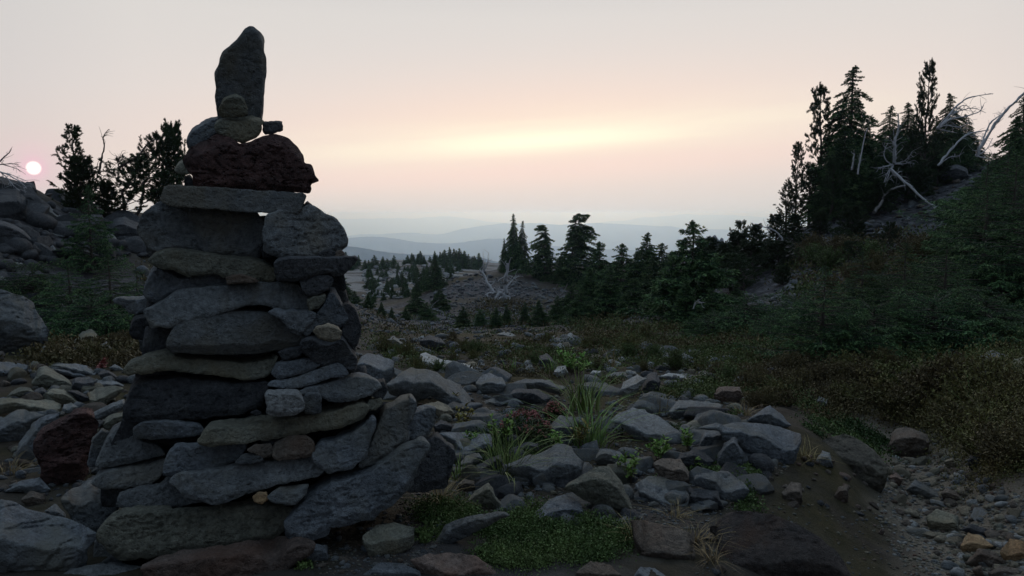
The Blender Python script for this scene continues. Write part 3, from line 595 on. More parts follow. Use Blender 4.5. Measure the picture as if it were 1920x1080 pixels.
 ('stone','blue',3,'1153,642;1150,590;1182,530;1230,460;1300,420;1390,394;1482,370;1540,330;1602,290;1702,258;1718,300;1662,362;1642,442;1600,482;1562,520;1482,572;1382,592;1312,612;1300,642;1252,667;1182,662','huge dark blue slab slanting along the foot of the cairn',dict(T=.35,B=.45,top=.2,res=3000,yaw=.25)),
 ('stone','blue',3,'1618,202;1640,150;1702,128;1737,135;1732,202;1702,262;1642,272;1630,232','pitted slate block above the huge slanting slab',dict(T=.4,B=.25)),
 ('stone','dark',3,'1690,275;1740,238;1802,290;1812,332;1796,380;1780,422;1702,442;1645,445;1670,362','dark sloping stone at the outer end of the huge slab',dict(T=.35,B=.35,bury=.03)),
]
for i, (nm, mt, z, s, lab, kw) in enumerate(CA):
    kw = dict(kw); uv = px(z, s); c = .5*(uv.min(0)+uv.max(0)); d0, yw = cone(c[0], c[1])
    kw.setdefault('grow', .02 if c[1] < 395 else .085); D = kw.pop('D', d0); yw = kw.pop('yaw', yw); mt = kw.pop('mat2', mt)
    kw.setdefault('lean', .5 if any(q in lab for q in ('arched', 'broad greenish', 'long tan', 'prow', 'wide slate', 'thin tilted', 'saddle', 'grey slab under', 'tilted grey wedge', 'flat slate')) else -.15 if any(q in lab for q in ('massive', 'thin black', 'hollow faced', 'upright')) else .35 if 'great' in lab or 'huge' in lab or 'lens shaped stone in' in lab else .16); kw.setdefault('bot', .14); kw.setdefault('top', .18)
    if 'ktop' not in kw or kw['ktop'] > 1.9: kw['ktop'] = min(5., .9*F/max(60., c[1]-400))
    o = solid(nm, uv, D, yw, M[mt], 100+i, **kw); tag(o, lab, {'stone': 'stone', 'pebble': 'pebble', 'cobble': 'stone', 'lava_rock': 'rock'}[nm], CG)

for i, (s_, lab) in enumerate([('300,468;640,472;650,545;290,545', 'dark inner stone filling the core behind the stepped olive slab'), ('275,540;650,540;665,612;270,612', 'dark inner stone filling the core behind the arched slab'),
    ('270,606;668,606;668,690;265,690', 'dark inner stone filling the core behind the lens shaped stone'), ('255,684;690,684;700,760;250,760', 'dark inner stone filling the core behind the massive block'),
    ('240,752;740,752;780,840;205,840', 'dark inner stone filling the core behind the long tan slab'), ('195,830;780,830;760,900;560,960;190,950', 'dark inner stone filling the core behind the prow shaped slab'), ('300,405;620,405;620,476;310,476', 'dark inner stone filling the core behind the two big blocks')]):
    o = solid('stone', px(0, s_), 3.55 if i == 6 else 3.40, 0, M['dark'], 260+i, top=.05, ktop=1, bot=.05, T=.2, B=.25, nz=.6, res=500); tag(o, lab, 'stone', CG)
# ------------------------------------------------------------------ rocks lying on the ground
GR = [ # name, material, zoom, outline, label
 ('boulder','blue',2,'1480,760;1500,692;1540,675;1640,690;1694,722;1690,780;1680,805;1640,855;1600,850;1520,800','blue grey boulder close behind the flank of the cairn',{}),
 ('boulder','light',7,'100,268;150,225;200,195;290,205;350,240;420,270;460,320;471,375;430,390;380,372;330,338;280,318;220,348;170,325;108,305','big pale boulder with a dark underside beside the cairn',dict(top=.45,mat2='grey')),
 ('boulder','light',7,'230,212;235,140;262,134;330,165;400,175;450,185;500,206;440,205;400,200;330,204','pale pointed slab lying among heather behind the big pale boulder',dict(top=.6)),
 ('rock','dark',7,'242,82;280,62;330,75;352,105;322,137;270,128;242,102','dark tilted block at the far lip of the stony flat',{}),
 ('rock','grey',7,'98,86;130,65;175,100;196,116;160,132;110,112','grey tilted slab next to the dark block on the stony flat',{}),
 ('rock','blue',7,'474,262;500,235;540,222;592,245;607,280;570,312;500,315;480,288','blue roundish rock with a pointed top in the middle of the flat',dict(top=.35)),
 ('rock','grey',7,'608,272;680,248;760,250;862,285;832,312;740,290;690,290;620,298','broad grey rock with a curved back on the flat',dict(top=.5)),
 ('rock','dark',7,'608,322;640,290;740,290;802,325;762,362;700,354;640,345','dark rock under the broad curved grey rock',{}),
 ('rock','grey',7,'498,348;560,325;650,330;682,352;590,364;505,364','low flat grey stone by the dark rock',dict(top=.6)),
 ('rock','tan',7,'253,357;320,342;377,365;387,397;350,417;310,397','cream coloured rounded stone between cairn and pale boulder',{}),
 ('rock','grey',7,'398,392;480,385;552,405;547,432;470,428;410,410','flat grey stone behind the yellowing leaves',dict(top=.6)),
 ('rock','blue',7,'323,482;380,470;470,475;542,480;552,552;500,574;420,580;390,535','wide dull blue stone at the edge of the cairn apron',dict(top=.5)),
 ('rock','dark',7,'298,442;330,420;382,440;387,472;310,478','small dark stone beside the yellowing leaves',{}),
 ('rock','grey',7,'783,502;800,430;832,400;882,405;902,460;872,512;800,518','upright pale grey stone by the tall grass tuft',dict(top=.3)),
 ('boulder','grey',7,'1048,424;1080,390;1130,365;1182,375;1240,400;1290,430;1352,480;1362,522;1290,524;1200,504;1120,470','long pale sloping boulder behind the leafy plants',dict(top=.5)),
 ('boulder','grey',8,'118,384;160,335;240,340;352,355;347,378;290,396;230,402;142,418','pale blue grey stone with two humps at the back of the rock group',dict(top=.5)),
 ('boulder','grey',7,'598,614;650,590;700,572;752,555;822,515;882,530;932,600;922,652;832,702;770,714;700,668;620,645','large flat faced grey boulder behind the long grass tuft',dict(top=.45)),
 ('boulder','green',7,'848,712;920,650;1000,610;1042,609;1070,645;1092,680;1152,800;1142,827;1060,838;1000,804;930,754','large triangular olive grey boulder',dict(top=.4,res=2200)),
 ('rock','grey',7,'978,592;1000,540;1082,550;1112,580;1062,622;1000,608','grey stone wedged above the triangular boulder',dict(top=.4)),
 ('rock','green',7,'428,772;480,715;532,684;562,740;602,792;560,814;500,804','pyramid shaped greenish stone near the dry grass tuft',dict(top=.3)),
 ('rock','blue',7,'692,853;760,770;852,729;912,760;937,822;902,862;800,868;720,864','blue stone half sunk in the dark leafy mat',dict(top=.4)),
 ('rock','grey',7,'298,934;350,860;452,825;590,804;622,822;540,864;480,894;380,934;330,966','long low grey stone bordering the leafy mat',dict(top=.5)),
 ('boulder','brown',7,'-4,912;60,865;130,857;217,870;217,942;150,988;50,1008;8,964','rounded brownish grey boulder in gravel by the cairn foot',dict(top=.4,mat2='green')),
 ('boulder','redbrown',7,'198,1014;280,985;370,977;470,990;550,1040;600,1090;420,1110;250,1090;215,1040','reddish flat stone sunk in the soil near the leafy mat',dict(top=.5)),
 ('rock','blue',7,'0,1075;70,1020;170,1024;242,1060;250,1100;120,1110;8,1100','dull blue stone low in the gravel below the brownish boulder',dict(top=.4)),
 ('boulder','blue',8,'-24,696;30,655;100,654;180,690;217,752;192,792;80,774;0,744','sharp edged pale blue boulder above the brown earth plate',dict(top=.55,mat2='grey')),
 ('rock','dark',7,'738,192;745,150;780,139;822,185;790,208','dark pointed stone standing in the heather of the flat',{}),
 ('rock','light',7,'803,227;820,195;857,191;867,222;830,243','small bluish white stone in the middle distance',{}),
 ('rock','light',7,'953,233;970,212;1007,215;1002,240','small pale rounded stone beside the white one',{}),
 ('rock','grey',7,'988,248;1060,220;1152,215;1162,238;1060,250','long flat stone on the flat below the hemlocks',dict(top=.6)),
 ('rock','tan',7,'1083,303;1100,260;1160,229;1197,245;1152,308;1110,328','tan leaning block by the eroded soil patch',dict(mat2='light')),
 ('rock','dark',7,'1168,303;1200,225;1242,221;1257,260;1242,312;1190,323','dark slab leaning against the tan block',{}),
 ('rock','light',7,'1252,238;1290,222;1350,229;1398,253;1320,256','pale flat stone behind the leaning tan block',dict(top=.6)),
 ('rock','grey',7,'403,604;440,570;490,559;507,590;460,628;420,625','small split grey stone by the long grass tuft',{}),
 ('rock','dark',7,'438,654;480,610;582,564;592,612;520,664;460,672','dark triangular stone behind the long grass tuft',{}),
 ('rock','brown',7,'398,692;430,670;472,680;472,717;420,728','small brown stone near the dry grass tuft',{}),
 ('rock','brown',7,'1218,603;1260,580;1342,585;1382,642;1372,697;1310,704;1250,654','brown stone in shade behind the sharp blue boulder',dict(top=.3)),
 ('stone_plate','brown',7,'1128,842;1180,842;1240,850;1320,870;1392,900;1402,1000;1300,1028;1180,1024;1142,930','flat brown stone plate sunk in the earth under dry grass',dict(top=.95,T=.18,nz=.7)),
 ('rock','brown',7,'898,1064;960,1015;1042,1030;1092,1076;1020,1095;920,1095','low brownish stone at the lower border of the leafy mat',dict(top=.5)),
 ('rock','blue',7,'1138,1085;1170,1040;1232,1045;1284,1085;1220,1105','low blue grey stone below the flat brown plate',dict(top=.5)),
 ('rock','grey',7,'608,492;640,475;672,500;662,533;615,524','small grey stone under the pink heath',{}),
 ('rock','dark',7,'648,533;690,515;742,520;742,562;680,568','small dark stone between heath and upright pale stone',{}),
 ('boulder','grey',8,'238,458;300,440;350,435;420,432;490,430;600,445;682,475;684,510;652,592;600,618;520,603;445,590;420,550;350,505;330,470','large flat topped table boulder with a dark overhanging side',dict(top=.42,ktop=3.2,bot=.25,kbot=.8,res=2600,mat2='blue')),
 ('rock','blue',8,'448,424;500,385;546,357;602,400;637,442;560,454','pyramid rock rising behind the table boulder',{}),
 ('rock','grey',8,'208,443;240,395;330,379;387,405;382,433;300,444','pale rounded rock behind the table boulder',dict(top=.5)),
 ('rock','blue',8,'243,544;270,465;352,465;352,522;300,564','blue stone propped under the edge of the table boulder',{}),
 ('rock','blue',8,'328,604;350,520;402,489;437,560;432,644;360,634','upright blue stone in front of the table boulder',dict(top=.2)),
 ('rock','dark',8,'168,563;240,540;312,590;282,644;200,642;150,604','dark stone below the leafy plants and table boulder',{}),
 ('rock','blue',8,'218,694;240,645;332,640;432,680;462,720;422,767;350,774;320,724','blue stone with a dark slanting face by the sharp blue boulder',dict(top=.4)),
 ('rock','dark',8,'198,784;215,730;190,705;332,720;352,792;270,804','dark square stone under the slanting blue one',dict(top=.3)),
 ('boulder','rust',8,'288,884;320,835;350,800;452,794;560,815;682,860;762,920;842,980;892,1060;915,1110;600,1130;290,1110;330,960','big dark rust stained boulder bedded in the path bank',dict(top=.5,ktop=1.15,T=.3,nz=.55,D=2.95,res=2600)),
 ('rock','brown',8,'598,724;640,680;682,690;687,760;660,782;610,768','brown stone stuck in the eroded earth bank',{}),
 ('rock','grey',8,'738,594;770,550;802,560;812,612;770,623','grey stone in the moss above the earth bank',{}),
 ('rock','tan',8,'818,743;840,700;882,698;877,762;830,773','tan stone stuck in the earth bank',dict(mat2='brown')),
 ('boulder','moss',8,'740,540;800,490;860,470;910,490;1000,550;1047,620;1042,692;1000,724;930,700;860,680;780,640','moss capped brown boulder rounding off the path bank',dict(top=.35,ktop=1.4,T=.5)),
 ('boulder','brown',8,'1048,502;1070,460;1142,454;1212,480;1217,542;1190,584;1080,586;1046,550','square brown block where the gravel path bends',dict(top=.3)),
 ('rock','grey',8,'1123,714;1160,670;1220,700;1272,730;1267,762;1180,744','flat grey stone lying along the gravel path',dict(top=.4)),
 ('rock','brown',8,'1268,733;1290,705;1362,735;1352,767;1290,765','low brown stone in the gravel path',dict(top=.5)),
 ('rock','green',8,'1203,834;1250,795;1342,830;1347,902;1280,900;1210,868','layered greenish stone on the gravel path',dict(top=.5)),
 ('rock','ochre',8,'1348,954;1380,895;1442,910;1492,955;1440,979;1370,974','bright orange ochre stone on the gravel path',dict(top=.4)),
 ('rock','ochre',8,'1518,984;1560,920;1622,930;1650,1020;1550,1035','two toned orange stone at the path edge',dict(top=.4)),
 ('rock','dark',8,'1348,884;1400,860;1460,879;1482,932;1440,914;1390,899','dark stone behind the bright orange one',{}),
 ('rock','brown',8,'1368,1024;1430,960;1502,980;1542,1022;1480,1054;1400,1044','brown rounded stone below the bright orange one',dict(top=.4)),
 ('rock','brown',8,'1398,1054;1440,1030;1452,1074;1420,1080','small brown cobble low on the path',{}),
 ('rock','brown',8,'1468,1064;1520,1035;1602,1050;1600,1090;1480,1100','wide brown cobble low on the path',dict(top=.4)),
 ('rock','redbrown',8,'1038,664;1080,645;1112,670;1092,704;1050,694','rusty cobble at the foot of the mossy boulder',{}),
 ('rock','tan',8,'1278,594;1320,580;1352,620;1310,638','tan cobble at the far end of the path',{}),
 ('rock','brown',8,'1378,593;1400,560;1460,570;1482,622;1430,644;1390,624','brown boulder under the tall heather of the path bank',dict(mat2='dark')),
 ('rock','brown',8,'1468,694;1500,675;1552,690;1532,722;1480,718','brown stone at the foot of the heather bank',{}),
 ('pebble','redbrown',8,'1003,897;1020,877;1034,890;1022,910','little brick red pebble on the path bank',{}),
 ('rock','dark',8,'1252,153;1300,115;1372,145;1422,150;1350,178;1280,174','dark pointed rock at the skirts of the big hemlocks',{}),
 ('rock','blue',8,'1418,162;1480,125;1562,150;1522,192;1440,222;1413,202','blue green rock beside the large pale boulder',dict(top=.5)),
 ('boulder','tan',8,'1508,203;1560,165;1622,159;1680,190;1690,262;1560,274;1500,244','large pale tan boulder below the big hemlocks',dict(top=.4,mat2='green')),
 ('rock','grey',8,'1428,238;1500,205;1522,245;1450,258','grey stone tucked under the large pale tan boulder',{}),
 ('rock','blue',8,'1228,293;1260,245;1332,245;1332,302;1240,314','blue stone by the bank heather',dict(top=.4)),
 ('rock','grey',8,'1498,303;1560,270;1632,265;1680,290;1670,325;1520,329','low grey stone above the bank heather',dict(top=.5)),
 ('rock','blue',8,'1083,238;1110,215;1152,230;1162,267;1120,264','rounded blue stone in olive heather',{}),
 ('rock','grey',8,'1098,322;1110,285;1147,295;1147,332;1110,343','small grey stone on the crumbling bank',{}),
 ('rock','brown',8,'1118,373;1150,345;1167,392;1130,404','small brown stone in the crumbling bank',{}),
 ('rock','grey',8,'733,354;755,320;792,335;787,377;740,374','rounded grey stone in heather behind the bank',{}),
 ('rock','grey',8,'388,258;420,230;472,250;462,292;400,288','grey stone among the olive heather',{}),
 ('rock','redbrown',8,'308,313;330,280;422,280;437,322;400,354;320,344','reddish block by the eroded soil patch',{}),
 ('boulder','light',10,'165,650;215,605;270,585;280,625;240,690;195,698','white angular rock at the foot of the scree',dict(top=.2)),
 ('rock','blue',10,'165,830;205,822;236,865;180,870','small blue rock in rusty heather below the scree',{}),
 ('boulder','dark',10,'875,78;920,55;990,35;1000,60;960,85;900,100','long flat rock bedded in the hillside scree',dict(top=.5,mat2='grey')),
 ('boulder','dark',6,'1085,405;1100,375;1140,362;1175,375;1180,405;1150,420;1105,420','dark round boulder below the bent bleached trunks',{}),
 # left side
 ('boulder','grey',4,'-60,690;0,688;60,700;100,720;140,740;162,790;200,850;190,932;150,962;60,956;-60,950','big pale boulder below the dark hemlock thicket',dict(top=.5,ktop=1.2,T=.5,res=2200)),
 ('rock','tan',4,'293,912;320,875;370,854;422,905;390,933;310,938','pale tan wedge in front of the dark thicket',dict(mat2='green')),
 ('rock','grey',4,'358,948;430,905;477,960;420,968','grey pyramid stone beside the pale tan wedge',{}),
 ('rock','grey',4,'153,974;175,920;202,935;202,984','narrow grey stone by the big pale boulder',{}),
 ('rock','blue',4,'188,928;250,915;292,935;270,953;200,948','flat blue stone between boulder and tan wedge',{}),
 ('boulder','dark',4,'-50,275;0,266;60,262;112,330;106,402;60,424;-50,424','dark block on the crest of the rocky slope',{}),
 ('boulder','dark',4,'-50,422;0,418;60,430;100,462;142,500;120,534;0,526;-50,526','black overhanging slab halfway down the rocky slope',dict(top=.15)),
 ('rock','light',4,'160,462;175,452;255,478;235,484','thin pale flake on the rocky slope',dict(top=.4,mat2='grey')),
 ('rock','blue',4,'163,524;210,510;237,546;200,563','small blue rock under the black slab',{}),
 ('boulder','dark',4,'438,434;470,408;502,398;572,430;585,482;500,504;450,500','dark boulder on the ridge behind the cairn',{}),
 ('rock','light',4,'420,505;430,455;460,470;490,515;450,520','pale leaning slab below the ridge boulder',dict(mat2='grey')),
 ('boulder','dark',4,'90,300;100,262;140,258;150,300;142,312;100,310','square rock on the crest beside the bleached branches',{}),
 ('boulder','grey',4,'-40,585;40,582;95,592;70,618;0,626;-40,620','flat grey rock on the lower rocky slope',{}),
 ('boulder','grey',4,'-40,630;20,615;68,650;70,700;0,700;-40,690','grey rock just behind the big pale boulder',{}),
 ('boulder','grey',4,'120,350;150,335;200,355;250,400;240,428;170,415;120,390','grey fractured rock under the crest block',{}),
 # left foreground
 ('boulder','grey',3,'-60,488;0,490;60,502;150,550;220,566;280,580;350,620;397,652;342,692;352,722;335,830;200,860;-60,850','massive angular boulder at the lower corner before the cairn',dict(top=.5,ktop=2.2,T=.5,res=3200,mat2='blue')),
 ('scoria_boulder','red',3,'136,292;150,245;172,210;232,180;280,158;332,128;372,145;402,200;392,282;352,342;352,382;322,432;252,467;200,462;163,422;174,372;150,345','pitted dark red scoria boulder beside the cairn base',dict(nz=1.1,scoria=1,top=.12,T=.55,res=3600)),
 ('rock','blue',3,'55,332;70,290;92,250;125,205;160,174;242,154;232,190;175,230;152,282;140,342;110,350','blue slab standing behind the red scoria boulder',dict(top=.3)),
 ('boulder','blue',9,'-120,850;30,840;120,800;190,765;270,765;400,790;520,825;450,880;390,930;340,1000;300,1100;150,1150;-120,1150','broad flat blue slab sloping beside the red scoria',dict(top=.7,ktop=2.2)),
 ('boulder','tan',9,'-60,640;60,636;250,645;400,662;530,650;640,680;692,710;680,780;560,818;420,790;250,762;120,795;-60,830','long tan slab lying flat on the stony ground',dict(top=.5,mat2='green')),
 ('rock','green',9,'340,465;400,400;420,290;520,270;600,310;680,370;790,430;815,520;700,545;480,520;400,512','humped olive stone on the stony ground',dict(top=.3)),
 ('rock','brown',9,'812,430;850,402;1000,400;1090,440;1050,520;960,590;860,550;800,530','dark brown rounded stone beside the humped olive stone',dict(mat2='dark')),
 ('rock','green',9,'985,575;1100,520;1250,492;1340,500;1400,540;1330,610;1180,700;1080,740;1010,690','olive wedge with a shadowed underside near the cairn',dict(top=.4)),
 ('rock','grey',9,'1060,500;1100,440;1170,420;1280,440;1440,500;1420,530;1330,500;1180,510','flat grey stone touching the cairn',dict(top=.5)),
 ('rock','green',9,'530,600;560,540;620,525;720,545;830,620;930,710;900,750;800,700;650,690','slanting olive slab on the stony ground',dict(top=.4)),
 ('rock','dark',9,'750,560;800,545;900,560;1025,640;960,700;900,690;830,620','dark jagged stone beside the slanting olive slab',{}),
 ('rock','green',9,'70,620;130,560;230,505;330,515;390,570;330,630;150,640','roundish olive stone behind the long tan slab',{}),
 ('rock','dark',9,'345,600;400,540;470,515;540,560;520,640;430,655','dark rounded stone behind the long tan slab',{}),
 ('rock','blue',9,'-60,230;60,222;200,240;320,270;300,340;200,390;-60,400','low blue slab at the edge of the dry heather',dict(top=.5)),
 ('rock','blue',9,'560,270;700,250;850,248;980,275;1080,350;1060,400;900,360;750,320','low bluish ledge in front of the dry heather',dict(top=.5)),
 ('rock','blue',9,'600,310;720,320;900,350;1050,390;1000,420;850,405;700,370','second narrower bluish ledge below the first',dict(top=.5)),
 ('rock','dark',9,'1100,370;1150,320;1230,330;1330,400;1420,460;1300,430;1150,420','dark low stone beside the little red seedlings',{}),
 ('rock','grey',9,'1220,300;1290,255;1340,280;1400,315;1300,335','small notched stone at the cairn edge',{}),
 ('rock','grey',9,'690,790;720,710;800,690;880,740;830,790;760,820','grey stone touching the red scoria boulder',{}),
 ('rock','grey',9,'1000,850;1060,790;1250,700;1400,640;1420,760;1300,800;1200,850;1100,900','rough grey stone at the back of the red scoria',dict(top=.4)),
 ('rock','green',9,'1150,880;1280,810;1400,790;1420,880;1290,950;1230,1000;1160,990','olive stone under the corner of the massive block',{}),
 ('rock','blue',3,'18,474;80,430;160,414;202,460;180,484;90,474','blue stone below the red scoria boulder',dict(top=.4)),
 ('cobble','brown',3,'83,504;120,470;180,480;182,527;110,534','rusty brown cobble below the red scoria boulder',{}),
 ('rock','grey',3,'178,549;220,520;262,560;272,584;200,574','small grey stone above the massive angular boulder',{}),
 ('rock','grey',3,'395,760;450,720;482,735;492,757;440,768','small stone at the foot of the great base slab',{}),
 ('rock','blue',3,'228,815;280,780;390,760;482,754;582,775;590,830;400,850;240,840','flat lichen spotted stone at the lower edge by the cairn',dict(top=.5,mat2='grey')),
 ('rock','blue',3,'1220,720;1260,680;1310,690;1312,750;1260,762;1225,745','small round blue stone on the gravel beside the cairn',{}),
]
RG = 'rocks lying on the alpine ground'
for i, (nm, mt, z, s, lab, kw) in enumerate(GR):
    kw = dict(kw); uv = px(z, s); mt = kw.pop('mat2', mt)
    ib = np.argsort(uv[:, 1])[-3:]; ub, vb = uv[ib, 0].mean(), uv[:, 1].max()
    g = ground(ub, min(vb, 1078))[0]
    if np.isnan(g[0]): g = ptD(ub, vb, 15.)
    D = kw.pop('D', None) or g[1]*(1.0 if vb <= 1078 else .99)
    Hm = np.ptp(uv[:, 1])/F*D
    kw.setdefault('top', .36); kk_ = .8*F/max(90., vb-420); kw['ktop'] = min(5., kk_) if kw.get('ktop', 3) > 1.5 else kw['ktop']; kw.setdefault('bot', .3); kw.setdefault('kbot', .55); kw.setdefault('T', .42); kw.setdefault('dome', .1)
    kw.setdefault('bury', min(.05, .12*Hm))
    yw = kw.pop('yaw', rnd.uniform(-.22, .22))
    o = solid(nm, uv, D+min(.08, .25*Hm), yw, M[mt], 300+i, maxT=.25*max(1, D/4), **kw)
    ROCKS.append((o.location[0], o.location[1], .42*np.ptp(uv[:, 0])/F*D))
    tag(o, lab, 'pebble' if nm == 'pebble' else 'rock', RG)
# ------------------------------------------------------------------ loose stones: angular shapes cut by planes
import bmesh
def ico(n):
    bm = bmesh.new(); bmesh.ops.create_icosphere(bm, subdivisions=n, radius=1.0); bm.verts.ensure_lookup_table()
    V = np.array([v.co[:] for v in bm.verts]); Fc = np.array([[v.index for v in f.verts] for f in bm.faces]); bm.free()
    return V/np.linalg.norm(V, axis=1, keepdims=True), Fc
ICO = {n: ico(n) for n in (1, 2, 3, 5)}
def cutrock(seed, sub, planes=13, nz=.05, roundish=0.):
    rng = np.random.default_rng(seed); V, Fc = ICO[sub]; r = np.full(len(V), 1.15)
    N = rng.normal(size=(planes, 3)); N /= np.linalg.norm(N, axis=1, keepdims=True); C = rng.uniform(.55, .95, planes)
    for n, c in zip(N, C):
        d = V@n; k = d > .05; r[k] = np.minimum(r[k], c/d[k])
    if roundish: r = r*(1-roundish)+.85*roundish
    P = V*r[:, None]
    P = P*(1+nz*.7*fbm(P*2.2+seed, 4, seed)+nz*.35*fbm(P*9+seed, 3, seed+1))[:, None]
    P *= rng.uniform([.9, .65, .42], [1.25, 1., .8])
    return P, Fc
ROCKV = [mk('rock_shape', *cutrock(900+i, 5, 11+i % 5, .07, .25 if i % 4 == 0 else 0), M['grey']) for i in range(20)]
for o in ROCKV: col.objects.unlink(o)
SHP = {}
for k, o in enumerate(ROCKV):
    sc_ = np.ptp(np.array([v.co[:] for v in o.data.vertices]), axis=0)
    SHP[k] = 'rounded' if k % 4 == 0 else 'flat' if sc_[2] < .48*sc_[0] else 'blocky' if sc_[1] > .85*sc_[0] else 'long' if sc_[1] < .68*sc_[0] else 'angular'
MCOL = {'grey': 'grey', 'blue': 'blue grey', 'dark': 'dark', 'green': 'olive', 'tan': 'tan', 'light': 'pale', 'brown': 'brown', 'redbrown': 'reddish', 'ochre': 'orange'}
rng = np.random.default_rng(5)
SC = [ # zone phrase, polygon, count, px sizes, materials, max individuals
 ('on the open stony flat below the hemlocks', [(690,640),(1000,626),(1250,652),(1450,700),(1500,745),(1250,770),(1150,700),(720,700)], 520, (6,30), 'grey grey light blue tan dark', 38),
 ('among the boulders in front of the cairn', [(720,700),(1150,715),(1400,770),(1480,880),(1320,960),(1150,1000),(880,960),(800,800)], 360, (9,72), 'grey blue grey dark green grey', 60),
 ('on the stony ground behind the scoria', [(0,680),(240,690),(230,800),(180,860),(0,900)], 150, (10,42), 'grey blue green dark brown', 26),
 ('on the rocky slope under the pines', [(0,345),(90,365),(270,425),(280,490),(180,500),(60,520),(110,600),(90,640),(0,650)], 240, (10,56), 'dark', 28),
 ('along the gravel path', [(1690,800),(1740,815),(1800,850),(1920,940),(1930,1080),(1760,1080),(1680,960),(1650,880)], 420, (7,30), 'tan light grey tan tan brown green', 18),
 ('in the gravel at the cairn foot', [(570,1010),(760,890),(850,950),(830,1040),(760,1078),(600,1078)], 260, (3,14), 'grey brown blue grey', 4),
 ('on the scree mound', [(830,525),(900,510),(1060,545),(1090,610),(840,606),(800,570)], 800, (3,9), 'dark grey dark blue', 0),
 ('on the scree under the hill trees', [(1480,460),(1620,380),(1830,310),(1920,300),(1920,420),(1780,470),(1640,470),(1520,490)], 520, (4,15), 'dark grey dark blue brown', 0),
 ('in the small scree fan', [(1370,560),(1510,530),(1500,590),(1440,615),(1370,605)], 150, (6,20), 'grey blue grey', 0),
 ('in the scree beside the big hemlock', [(1800,560),(1860,540),(1870,600),(1820,610)], 30, (5,12), 'grey blue', 0),
 ('in the heather below the thicket', [(1200,640),(1450,650),(1500,760),(1250,750)], 110, (6,26), 'grey blue light tan', 6),
 ('along the top of the path bank', [(1480,720),(1920,690),(1920,760),(1700,785),(1500,770)], 40, (10,34), 'grey dark brown blue', 8),
 ('in the eroded bank', [(1400,880),(1620,830),(1660,930),(1620,980),(1460,950)], 40, (8,26), 'brown dark redbrown', 5),
 ('in the hollow beyond the flat', [(640,560),(800,600),(1000,600),(1080,625),(700,628),(640,610)], 520, (3,10), 'grey dark dark blue', 0),
 ('on the pale outcrop', [(680,505),(880,495),(860,520),(760,560),(680,560)], 420, (3,11), 'light grey light', 0),
 ('among the little hemlocks', [(1080,590),(1240,560),(1250,600),(1090,620)], 40, (8,20), 'grey blue dark', 6),
 ('beside the massive corner boulder', [(0,860),(200,880),(180,960),(0,925)], 60, (8,34), 'dark blue grey brown', 6),
 ('behind the cairn', [(240,430),(400,430),(620,530),(690,640),(690,900),(250,900),(230,600)], 420, (6,34), 'grey dark blue brown', 0),
 ('beyond the path', [(1925,620),(2500,560),(2500,1060),(1925,1060)], 260, (6,34), 'grey dark brown tan', 0),
 ('beside the low corner', [(-600,620),(-5,640),(-5,1000),(-600,1000)], 260, (8,40), 'grey dark blue brown', 0),
 ('in the bottom corner by the path', [(1150,960),(1350,980),(1500,1075),(1150,1075)], 30, (8,26), 'brown dark grey', 6),
]
ST = Acc(); STM = []
smats = [M[k] for k in ('grey', 'blue', 'dark', 'green', 'tan', 'light', 'brown', 'redbrown')]; sidx = {k: i for i, k in enumerate(('grey', 'blue', 'dark', 'green', 'tan', 'light', 'brown', 'redbrown'))}
SMALL = [cutrock(700+i, 2, 11, .06) for i in range(14)]
for ph, poly, n, (s0, s1), ms, mx in SC:
    uv = samp(poly, n, rng); G = ground(uv[:, 0], np.minimum(uv[:, 1], 1078)); ms = ms.split()
    s = s0*(s1/s0)**(rng.uniform(0, 1, n)**1.9); order = np.argsort(-s); cnt = 0
    for i in order:
        g = G[i]
        if np.isnan(g[0]): continue
        R_ = s[i]/F*g[1]*.75; mk_ = ms[rng.integers(len(ms))]
        ey = rng.uniform(-.35, .35, 2); yaw = rng.uniform(0, 6.28)
        if cnt < mx and s[i] > 8:
            cnt += 1; k = int(rng.integers(20)); me_key = (k, mk_)
            o = ROCKV[k].copy(); o.data = ROCKV[k].data
            if not me_key in SHP:
                d = ROCKV[k].data.copy(); d.materials[0] = M[mk_]; SHP[me_key] = d
            o.data = SHP[me_key]; o.name = 'rock'; col.objects.link(o)
            o.location = (g[0], g[1], g[2]-R_*.06); o.scale = (R_,)*3; o.rotation_euler = (ey[0], ey[1], yaw)
            cmx = 'larger' if s[i] > (s0*s1)**.5*1.5 else 'small'
            tag(o, f"{cmx} {SHP[k]} {MCOL[mk_]} stone {ph}", 'rock', f"loose stones {ph}")
        else:
            V, Fc = SMALL[rng.integers(14)]
            c, s_ = math.cos(yaw), math.sin(yaw); A = np.array([[c, -s_, 0], [s_, c, 0], [0, 0, 1]])
            ct, stt = math.cos(ey[0]*1.4), math.sin(ey[0]*1.4); B = np.array([[1, 0, 0], [0, ct, -stt], [0, stt, ct]])
            ST.add((V@B.T@A.T)*R_+np.array([g[0], g[1], g[2]+R_*.15]), Fc); STM.append(np.full(len(Fc), sidx.get(mk_, 0)))
o = mk('rubble', np.concatenate(ST.V), [np.concatenate(f) for f in ST.F.values()], smats, smooth=True, mi=np.concatenate(STM)); tag(o, kind='stuff')
